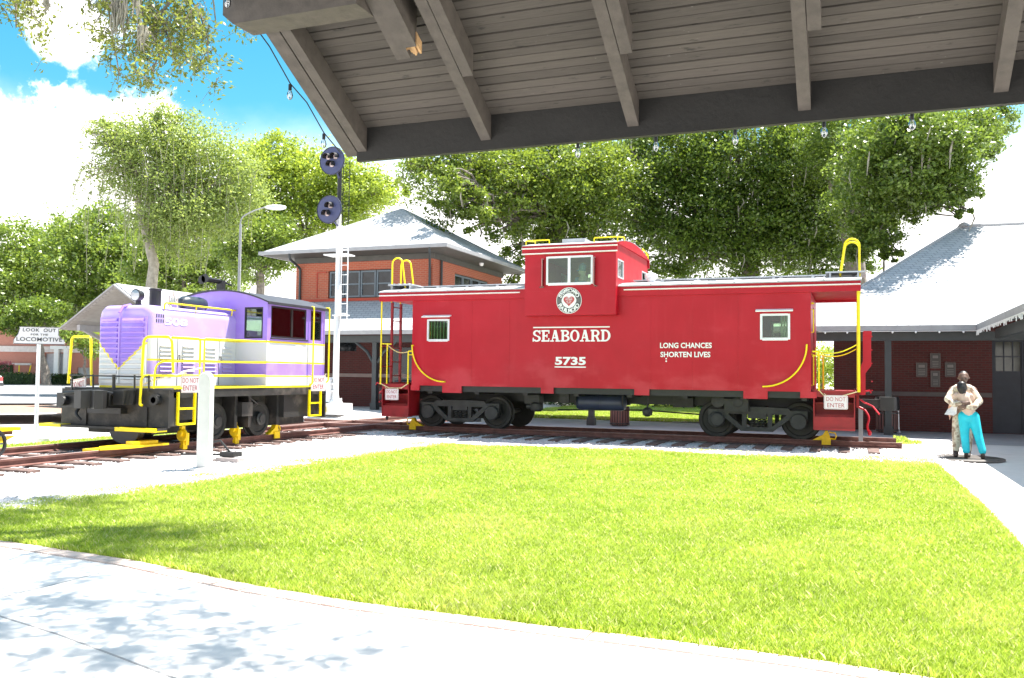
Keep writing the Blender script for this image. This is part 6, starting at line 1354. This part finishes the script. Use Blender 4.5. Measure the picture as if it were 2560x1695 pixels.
b.box(S(108), S(160), -.6, -.12, 3.3, 3.6); part('porch', b, 'white', r, smooth=False)
b = MB(); b.box(S(88), S(140), .2, .25, .2, 2.9); b.box(S(170), S(205), .2, .25, .6, 1.6); part('door', b, mat('pale_door', (.42, .42, .44), .5), r, smooth=False)
b = MB()
for px in (-20, 32, 52, 76): b.bar((S(px), -.6, 0), (S(px)+(.35 if px in (52, 76) else 0), -.6, 1.75), .08, .08)
part('ramp_railing', b, 'yellow', r, smooth=False)
def card_object(name, P, size, m, label, cat, group=None, up=.5, kind=None):
    V, F = leaf_cards(P, size, up); c = P.mean(0); c[2] = P[:, 2].min(); o = bpy.data.objects.new(name, rawmesh(name, V-c, F, m)); COL.objects.link(o); o.location = c; return tag(o, label, cat, group, kind)
def hedge(px0, px1, d, zt, label, m='hedge', z0=.3, nm='hedge', thick=1.2):
    a, c = at(px0, 950, d), at(px1, 950, d); n = int(2600*max(1, (c-a).length/6)); t = RNG.uniform(0, 1, n)
    P = np.stack([a.x+(c.x-a.x)*t, a.y+(c.y-a.y)*t+RNG.uniform(-thick/2, thick/2, n), z0+RNG.uniform(0, zt, n)*(1-.1*RNG.random(n))], 1)
    r = thing(nm, label, nm.replace('_', ' '), ((a.x+c.x)/2, (a.y+c.y)/2, z0))
    V, F = leaf_cards(P-np.array(r.location), .16); o = bpy.data.objects.new('leaves', rawmesh('leaves', V, F, m)); COL.objects.link(o); o.parent = r
    b = MB(); b.bar((a.x, a.y, z0+zt*.42), (c.x, c.y, z0+zt*.42), thick*.7, zt*.8); part('stems', b, 'green', r, smooth=False)
hedge(-120, 86, 78, 1.15, 'long clipped dark hedge in front of the pinkish building'); hedge(134, 200, 78, 1.05, 'short clipped hedge between white porch columns and the locomotive')
hedge(-40, 30, 79.5, 1.9, 'pink flowering shrub behind the long clipped hedge', 'pinkleaf', .5, 'flowering_shrub', .5)
# parked car, only its rear end is in view
q = at(-108, 985, 52); r = thing('parked_car', 'white parked car across the street with its red tail light showing', 'car', (q.x, q.y, .33), rotz=ANG)
b = MB(); cp = [(-2.2, .35), (-2.15, .80), (-1.3, .92), (-.55, 1.42), (.95, 1.45), (1.65, 1.0), (2.1, .92), (2.2, .6), (2.2, .35)]; b.prism(cp, 'y', -.85, .85); part('body', b, mat('white_car_paint', (.72, .73, .75), .25, coat=.5), r, ang=20)
b = MB(); b.prism([(-1.1, .95), (-.5, 1.36), (.9, 1.38), (1.4, 1.0)], 'y', -.862, .862); part('window', b, 'darkglass', r, smooth=False)
for x in (-1.35, 1.35):
    for y in (-.78, .78):
        b = MB(); b.cyl((x, y-.1, .33), (x, y+.1, .33), .33, n=24); o = part('wheel', b, 'black', r); b = MB(); b.cyl((x, y-.11, .33), (x, y+.11, .33), .2, n=18); part('rim', b, 'alu', o)
b = MB()
for y in (-.70, .70): b.box(2.12, 2.21, y-.14, y+.14, .62, .86)
part('tail_light', b, mat('tail_red', (.5, .02, .02), .2), r, smooth=False)
b = MB(); b.box(2.15, 2.26, -.84, .84, .32, .52); part('bumper', b, 'bin', r, smooth=False)
# street lamp
q = at(598, 700, 46); r = thing('street_lamp', 'tall grey street lamp with a cobra head before the lime green trees', 'street lamp', (q.x, q.y, .3))
top = at(600, 560, 46); b = MB(); b.tube([(q.x, q.y, .3), (q.x, q.y, top.z)], [.11, .07], 10); part('pole', b, 'fascia', r)
e1, e2 = at(630, 528, 46), at(662, 518, 46); b = MB(); b.tube(fillet([(q.x, q.y, top.z-.2), (q.x, q.y, top.z+.35), tuple(e1), tuple(e2)], .5), .035, 8); part('arm', b, 'fascia', r)
h2 = at(716, 519, 46); b = MB(); d_ = h2-e2
b.tube([tuple(e2+d_*t) for t in (0, .12, .4, .75, .95, 1.0)], [.04, .10, .15, .14, .08, .02], 12); part('lamp_head', b, 'alu', r)

# ------------------------------------------------------------------ trees
def limb(b, p, q, r0, r1, wob=.12, n=6):
    p, q = Vector(p), Vector(q); L = (q-p).length; pts = []; rs = []
    for i in range(n+1):
        t = i/n; j = Vector([random.uniform(-1, 1)*wob*L*.18*math.sin(math.pi*t) for _ in range(3)]); pts.append(p.lerp(q, t)+j+Vector((0, 0, .06*L*math.sin(math.pi*t)))); rs.append(r0+(r1-r0)*t)
    b.tube(pts, rs, 8); return pts
def tree(name, label, base, fork, blobs, m, n, size, bark='bark', r0=.4, group=None, gaps=.0, moss=0, cl=.20, dens=70, trunk=None):
    """blobs: (px, py, depth, radius) centres of foliage masses; each is filled with many leafy sprays"""
    base, fork = Vector(base), Vector(fork); r = thing(name, label, 'tree', tuple(base), group)
    C = [(at(px, py, d), R) for px, py, d, R in blobs]
    wts = np.array([R**2.2 for _, R in C]); wts /= wts.sum(); P = []; tips = []
    for (c, R), w in zip(C, wts):
        k = max(8, int(n*w/dens)); d = RNG.normal(size=(k, 3)); d /= np.linalg.norm(d, axis=1)[:, None]
        rr = R*(.45+.62*RNG.random(k)**.6); cc = np.array(c)+d*rr[:, None]*[1, 1, .8]; tips.append((c, cc))
        for x in cc:
            q = int(dens*RNG.uniform(.5, 1.5)); s_ = R*cl*RNG.uniform(.6, 1.3); g = RNG.normal(size=(q, 3))*[s_, s_, s_*.6]; P.append(x+g)
    P = np.concatenate(P); V, F = leaf_cards(P-np.array(base), size)
    o = bpy.data.objects.new('crown', rawmesh('crown', V, F, m)); COL.objects.link(o); o.parent = r
    b = MB()
    if trunk: b.tube([tuple(p[:3]) for p in trunk], [p[3] for p in trunk], 10)
    else: limb(b, base-Vector((0, 0, .3)), fork, r0, r0*.7, .25)
    for c, cc in tips:
        sc_ = min(1, ((len(cc)*dens/n)**.5)*3.2); e = limb(b, fork, c, r0*.36*sc_, r0*.10*sc_, .5)
        for x in cc[::max(1, len(cc)//7)]: limb(b, e[4], x, r0*.13, .02, .4, 4)
    part('trunk', b, bark, r)
    if moss:
        b = MB()
        for _ in range(moss):
            x = P[RNG.integers(len(P))]; L = RNG.uniform(.35, 1.1); wv = RNG.uniform(.02, .055)
            b.tube([(x[0], x[1], x[2]), (x[0]+RNG.uniform(-.1, .1), x[1], x[2]-L*.4), (x[0]+RNG.uniform(-.15, .15), x[1], x[2]-L)], [wv*.5, wv, .01], 5)
        part('hanging_moss', b, 'moss', r)['kind'] = 'stuff'
    return r
OG = 'live oaks behind the depot'
def scaled(d, ref, L): return [(x, y, (dd if dd else d), r*(dd if dd else d)/ref) for x, y, dd, r in L]
D = 43
tree('oak_tree', 'broad live oak with visible limbs behind the depot tower roof and cupola', at(1410, 960, D).to_tuple(), at(1400, 560, D), scaled(D, 47, [(1090, 452, 39, 1.9), (1170, 400, 39, 1.9), (1130, 515, 38, 1.5), (1240, 470, 40, 2.2), (1290, 385, 0, 2.1), (1350, 470, 0, 2.0), (1330, 560, 0, 1.6), (1250, 560, 40, 1.2), (1420, 400, 0, 2.4), (1440, 500, 0, 2.3), (1295, 640, 0, 1.0), (1400, 610, 0, 1.6), (1480, 590, 0, 2.0), (1520, 460, 0, 2.2), (1230, 340, 0, 1.6), (1035, 400, 39, .8), (1270, 700, 0, .8), (1130, 440, 36, 1.0), (1180, 500, 37, 1.0), (1160, 450, 40, 1.7), (1260, 430, 41, 2.0), (1330, 520, 41, 1.8), (1380, 440, 41, 2.1), (1190, 545, 38, 1.1)]), 'oak', 82000, .17, r0=.55, group=OG, moss=90, cl=.17)
D = 46
tree('oak_tree', 'dense dark live oak between the caboose cupola and the station roof', at(1880, 960, D).to_tuple(), at(1870, 640, D), scaled(D, 50, [(1600, 420, 0, 3.0), (1690, 340, 0, 2.6), (1700, 520, 0, 2.9), (1640, 620, 0, 2.4), (1800, 420, 0, 3.1), (1830, 580, 0, 3.0), (1930, 480, 0, 3.1), (1960, 620, 0, 2.8), (2040, 540, 0, 3.0), (1760, 650, 0, 2.4), (1880, 330, 0, 2.8), (2080, 640, 0, 2.1), (1560, 540, 0, 2.4), (2120, 520, 0, 2.4), (2150, 640, 0, 1.4), (1680, 430, 0, 2.6), (1890, 560, 0, 2.8), (1990, 440, 0, 2.6)]), 'oakdark', 118000, .19, r0=.6, group=OG, moss=120, cl=.17, dens=85)
D = 46
tree('oak_tree', 'live oak at right reaching over the station roof', at(2140, 960, 44).to_tuple(), at(2120, 560, 43), scaled(D, 52, [(2010, 390, 44, 2.9), (2130, 340, 40, 2.9), (2240, 330, 33, 2.7), (2330, 370, 32, 2.3), (2200, 450, 34, 2.7), (2290, 440, 32, 1.9), (2380, 460, 32, 1.5), (2425, 480, 32, .9), (2210, 540, 34, 1.9), (2440, 310, 34, 1.5), (2500, 300, 35, 1.2), (2170, 610, 35, 1.5), (2410, 535, 32, .4), (2150, 520, 37, 2.0), (2230, 640, 35, .7), (2300, 330, 31, 2.0), (2230, 400, 32, 2.2), (2370, 400, 32, 2.0), (2400, 330, 33, 1.9), (2340, 470, 32, 1.6), (2450, 360, 34, 1.2)]), 'oakdark', 100000, .15, r0=.6, group=OG, moss=60, cl=.17, dens=85)
D = 48
tree('weeping_tree', 'pale trunked weeping tree with hanging green strands behind the locomotive', at(372, 960, D).to_tuple(), at(365, 505, D), [(330, 360, D, 1.7), (430, 345, D, 2.0), (300, 440, D+1, 1.4), (400, 430, D, 2.1), (500, 400, D, 2.2), (470, 500, D-1, 2.2), (560, 440, D, 1.9), (400, 540, D+1, 1.8), (540, 540, D, 1.7), (610, 480, D, 1.4), (420, 300, D, .9), (260, 330, D, .8), (450, 600, D, 1.5)], 'willow', 42000, .17, 'palebark', r0=.30, cl=.22, dens=45, trunk=[(*at(372, 965, D), .34), (*at(378, 720, D), .30), (*at(385, 660, D), .27), (*at(362, 570, D), .23), (*at(345, 500, D), .2), (*at(365, 455, D), .17)])
wt_ = [o for o in bpy.data.objects if o.name.startswith('weeping_tree')][0]
Pw = []; b = MB()
for i in range(230):
    px, py = random.gauss(430, 95), random.gauss(450, 60); py = max(py, 345+abs(px-420)*.35); p = at(px, py, D+random.uniform(-2.2, 1)); L = random.uniform(1.0, 3.6); dx = random.uniform(-.5, .5)
    if i < 34: p = at(random.uniform(205, 330), random.uniform(300, 450), D); L = random.uniform(.8, 2.6); dx = random.uniform(-1.3, -.2)
    if i < 34:
        lp = limb(b, at(340, 400+random.uniform(-40, 40), D), p, .05, .02, .6, 7); kk = 60; ti = RNG.integers(0, 7, kk); Pw.append(np.array([lp[a].lerp(lp[a+1], random.random()) for a in ti])+RNG.normal(0, .12, (kk, 3)))
    k = int(L*24); t = RNG.random(k); Pw.append(np.stack([p.x+dx*t**1.4+RNG.normal(0, .05, k), p.y+RNG.normal(0, .07, k), p.z+.25*np.sin(t*3)-L*t**1.5], 1))
    b.tube([(p.x+dx*t_**1.4, p.y, p.z+.25*math.sin(t_*3)-L*t_**1.5) for t_ in (0, .25, .5, .75, 1)], .014, 4)
V, F = leaf_cards(np.concatenate(Pw)-np.array(wt_.location), .15, .1, .4); o = bpy.data.objects.new('hanging_strands', rawmesh('hanging_strands', V, F, 'willow')); COL.objects.link(o); o.parent = wt_
part('hanging_twigs', b, 'palebark', wt_)['kind'] = 'stuff'
LG = 'lime green trees behind the signal mast'
tree('lime_tree', 'sunlit yellow green tree behind the signal mast', at(760, 960, 64).to_tuple(), at(760, 640, 64), [(640, 430, 64, 2.6), (720, 470, 64, 2.7), (800, 450, 64, 2.9), (700, 390, 65, 2.0), (880, 470, 64, 2.6), (760, 560, 63, 2.4), (650, 560, 63, 2.4), (860, 540, 63, 2.0), (940, 480, 64, 1.7), (990, 470, 65, 1.0)], 'lime', 46000, .24, group=LG, cl=.2, dens=50)
tree('lime_tree', 'smaller green tree with dark trunk between street lamp and depot tower', at(655, 960, 60).to_tuple(), at(650, 680, 60), [(600, 600, 60, 2.0), (680, 600, 60, 2.0), (640, 660, 60, 1.7), (580, 540, 61, 1.7), (720, 640, 60, 1.4)], 'mid', 18000, .22, group=LG, cl=.2, dens=45)
DG = 'dark leafy trees across the street'
tree('broadleaf_tree', 'dark green tree rising directly above the pinkish brick building', at(60, 955, 88).to_tuple(), at(60, 800, 88), [(-30, 660, 88, 4.2), (40, 620, 88, 3.6), (110, 690, 88, 4.0), (30, 740, 86, 4.0), (130, 600, 90, 3.0), (-60, 760, 86, 3.8), (150, 770, 86, 3.0), (70, 800, 84, 2.2)], 'mid', 40000, .34, group=DG, cl=.17, dens=60)
tree('broadleaf_tree', 'dark green tree between the weeping tree and the brick building', at(230, 955, 84).to_tuple(), at(235, 790, 84), [(190, 620, 84, 3.6), (270, 590, 84, 3.6), (230, 690, 82, 3.6), (300, 660, 82, 3.4), (330, 740, 80, 3.2), (200, 770, 82, 2.6), (260, 560, 86, 2.4), (290, 760, 82, 2.4), (350, 600, 82, 2.8), (380, 680, 80, 2.6), (170, 700, 83, 3.0), (420, 560, 82, 2.2)], 'mid', 36000, .34, group=DG, cl=.17, dens=60)
tree('broadleaf_tree', 'shady tree behind the weeping tree and the locomotive cab', at(470, 955, 70).to_tuple(), at(470, 760, 70), [(420, 640, 70, 2.9), (500, 620, 70, 2.7), (460, 700, 68, 2.6), (550, 690, 70, 2.4), (380, 700, 70, 2.4), (570, 610, 72, 2.0)], 'mid', 24000, .28, group=DG, cl=.18, dens=55)
tree('leaning_tree', 'dark leaning tree trunk before the clipped hedge', at(118, 958, 76).to_tuple(), at(98, 860, 76), [(70, 790, 76, 1.6), (120, 775, 76, 1.5), (30, 815, 76, 1.2)], 'oakdark', 5000, .3, r0=.42, cl=.25, dens=40)
tree('bare_vine_tree', 'sparse shrubby tree before the brick wall beside the locomotive nose', at(212, 958, 74).to_tuple(), at(212, 900, 74), [(205, 840, 74, 1.3), (225, 870, 74, 1.0), (180, 830, 74, 1.0)], 'mid', 1600, .3, r0=.14, cl=.3, dens=30)
# greenery seen below and beyond the caboose
for i, (px, l) in enumerate(((1345, 'dark shrub on the back lawn seen beside the caboose air tank'), (1720, 'dark spreading shrub on the back lawn seen beyond the white back path'), (2055, 'bright slender tree seen through the caboose end platform'))):
    if i < 2: tree('shrub', l, at(px, 1000, 47).to_tuple()[:2]+(0,), at(px, 985, 47), [(px, 985, 47, 1.7), (px+70, 980, 47, 1.4), (px-60, 985, 48, 1.3), (px+20, 950, 48, 1.5)], 'hedge', 7000, .2, r0=.1, cl=.3, dens=50)
    else: tree('young_tree', l, at(px, 1000, 58).to_tuple()[:2]+(0,), at(px, 950, 58), [(px, 890, 58, 1.4), (px-20, 930, 58, 1.2), (px+20, 945, 58, 1.0), (px, 990, 57, .8)], 'lime', 6000, .18, r0=.1, cl=.25, dens=50)
# live oak overhead at left: only its hanging sprays and its dappled shade show
ov = thing('oak_tree', 'overhanging oak boughs with dangling grey moss against the blue sky', 'tree', (-9.5, 4.5, 0)); LP = []; b = MB(); ms = MB()
limb(b, (-9.5, 4.5, -.2), (-8.6, 5.5, 5.0), .55, .42, .2)
def bough(p, q, r0, r1): return limb(b, p, q, r0, r1, .5, 8)
for q in ((-6.6, 8.6, 7.6), (-5.2, 6.2, 8.2), (-7, 3.4, 8), (-4.5, 9.5, 8.6), (-10, 9, 8)): bough((-8.6, 5.5, 4.9), q, .22, .05)
def spray(p, L, dens, drop=.5, spread=.5, lateral=None):
    """a drooping twig with side twigs, leaves along them"""
    p = Vector(p); a = random.uniform(0, 6.28) if lateral is None else lateral; d = Vector((math.cos(a)*spread, math.sin(a)*spread, -drop)).normalized(); q = p+d*L; m1 = p.lerp(q, .5)+Vector((0, 0, .14*L)); b.tube([p, m1, q], [.006, .005, .003], 4)
    for _ in range(max(3, int(L*7))):
        t = random.uniform(.1, 1); s_ = p.lerp(q, t)+Vector((0, 0, .14*L*math.sin(math.pi*t))); e = s_+Vector((random.gauss(0, .17), random.gauss(0, .17), random.gauss(-.10, .12))); b.tube([s_, e], [.003, .002], 3)
        k = int(dens*random.uniform(.6, 1.4)); tt = RNG.random((k, 1)); LP.append(np.array(s_)+(np.array(e)-np.array(s_))*tt+RNG.normal(0, .045, (k, 3)))
DD = 9.5
for px, py, k in ((300, 20, 16), (370, 40, 18), (430, 60, 18), (490, 40, 10), (300, 100, 10), (330, 150, 8), (430, 130, 11), (500, 90, 6), (380, 110, 9), (290, 170, 4), (400, 190, 4), (520, 160, 4), (460, 150, 7), (520, 90, 4), (310, 205, 2), (375, 200, 3), (525, 215, 2), (240, 5, 4), (40, 10, 9), (75, 5, 6), (15, 50, 4), (55, 60, 4), (70, 115, 2), (570, 30, 2), (585, 60, 2), (470, 15, 8)):
    for _ in range(max(1, int(k*.68))):
        p = at(px+random.gauss(0, 19), py+random.gauss(-30, 12), DD+random.uniform(-.7, .9)); spray(p, random.uniform(.14, .34), 15, random.uniform(.3, 1.2), .7)
top1, top2, top3 = at(300, -260, DD), at(460, -220, DD), at(40, -240, DD)
bough((-6.6, 8.6, 7.6), top1, .1, .05); bough((-4.5, 9.5, 8.6), top2, .1, .05); bough((-6.6, 8.6, 7.6), top3, .08, .04)
for a, e in ((top1, (310, 120)), (top1, (370, 130)), (top2, (440, 160)), (top2, (520, 150)), (top2, (380, 180)), (top3, (40, 70)), (top3, (80, 40)), (top2, (540, 60)), (top1, (300, 190))):
    limb(b, a, at(*e, DD), .03, .006, .7, 7)
for px, py, L in ((292, -20, .50), (300, 10, .42), (345, -30, .45), (352, 55, .36), (308, -30, .52), (120, -10, .22), (365, 70, .25), (285, 30, .3)):
    for _ in range(11):
        p = at(px+random.gauss(0, 5), py+random.gauss(0, 6), DD-.5+random.uniform(-.15, .15)); l = L*random.uniform(.4, .85); ms.tube([p, p+Vector((random.gauss(0, .02), random.gauss(0, .02), -l*.5)), p+Vector((random.gauss(0, .035), random.gauss(0, .02), -l))], [.006, .012, .002], 4)
# boughs above the frame that throw the dappled shade on the walk and lawn
SH = SUN_H*math.cos(SUN_EL)/math.sin(SUN_EL)
def shade(px, py, h, rad_, k):
    g = gnd(px, py)
    for _ in range(k):
        c = g+SH*h+Vector((random.gauss(0, rad_), random.gauss(0, rad_), h+random.gauss(0, .5)))
        spray(c, random.uniform(.3, .65), 12, .25, 1)
for px, py, rr_, k in ((40, 1265, .25, 40), (10, 1300, .28, 34), (130, 1260, .22, 34), (210, 1268, .18, 22), (150, 1310, .2, 8), (200, 1380, .25, 38), (290, 1345, .22, 40), (360, 1350, .22, 28), (450, 1380, .18, 20), (480, 1340, .15, 14), (250, 1395, .22, 22), (60, 1345, .15, 8), (90, 1300, .25, 16)): shade(px, py, 9.0, rr_, k)
for px, py, rr_, k in ((60, 1445, .3, 32), (150, 1500, .35, 34), (40, 1560, .35, 34), (250, 1520, .3, 24), (120, 1400, .25, 14), (420, 1540, .3, 12), (560, 1600, .3, 12), (700, 1620, .3, 10), (950, 1600, .25, 4), (1150, 1570, .2, 2), (1050, 1560, .2, 2), (330, 1560, .3, 18), (200, 1600, .35, 24), (60, 1650, .3, 22), (330, 1640, .3, 20), (460, 1590, .3, 13), (480, 1660, .3, 20), (600, 1620, .25, 12), (610, 1560, .25, 6), (650, 1680, .25, 12), (760, 1660, .2, 6), (760, 1590, .2, 3), (380, 1480, .25, 8), (500, 1500, .2, 4), (860, 1640, .2, 3), (200, 1440, .2, 8), (850, 1690, .2, 4)): shade(px, py, 7.0, rr_, k)
for q in ((-3.2, 8.0, 8.0), (-2.2, 6.4, 8.2), (-4, 10.5, 8.2), (-3.5, 6, 8.1)): bough((-5.2, 6.2, 8.2), q, .045, .012)
V, F = leaf_cards(np.concatenate(LP)-np.array([-9.5, 4.5, 0]), .062, .2, .42); o = bpy.data.objects.new('crown', rawmesh('crown', V, F, 'hangleaf')); COL.objects.link(o); o.parent = ov
part('trunk', b, 'bark', ov); part('hanging_moss', ms, 'moss', ov)['kind'] = 'stuff'
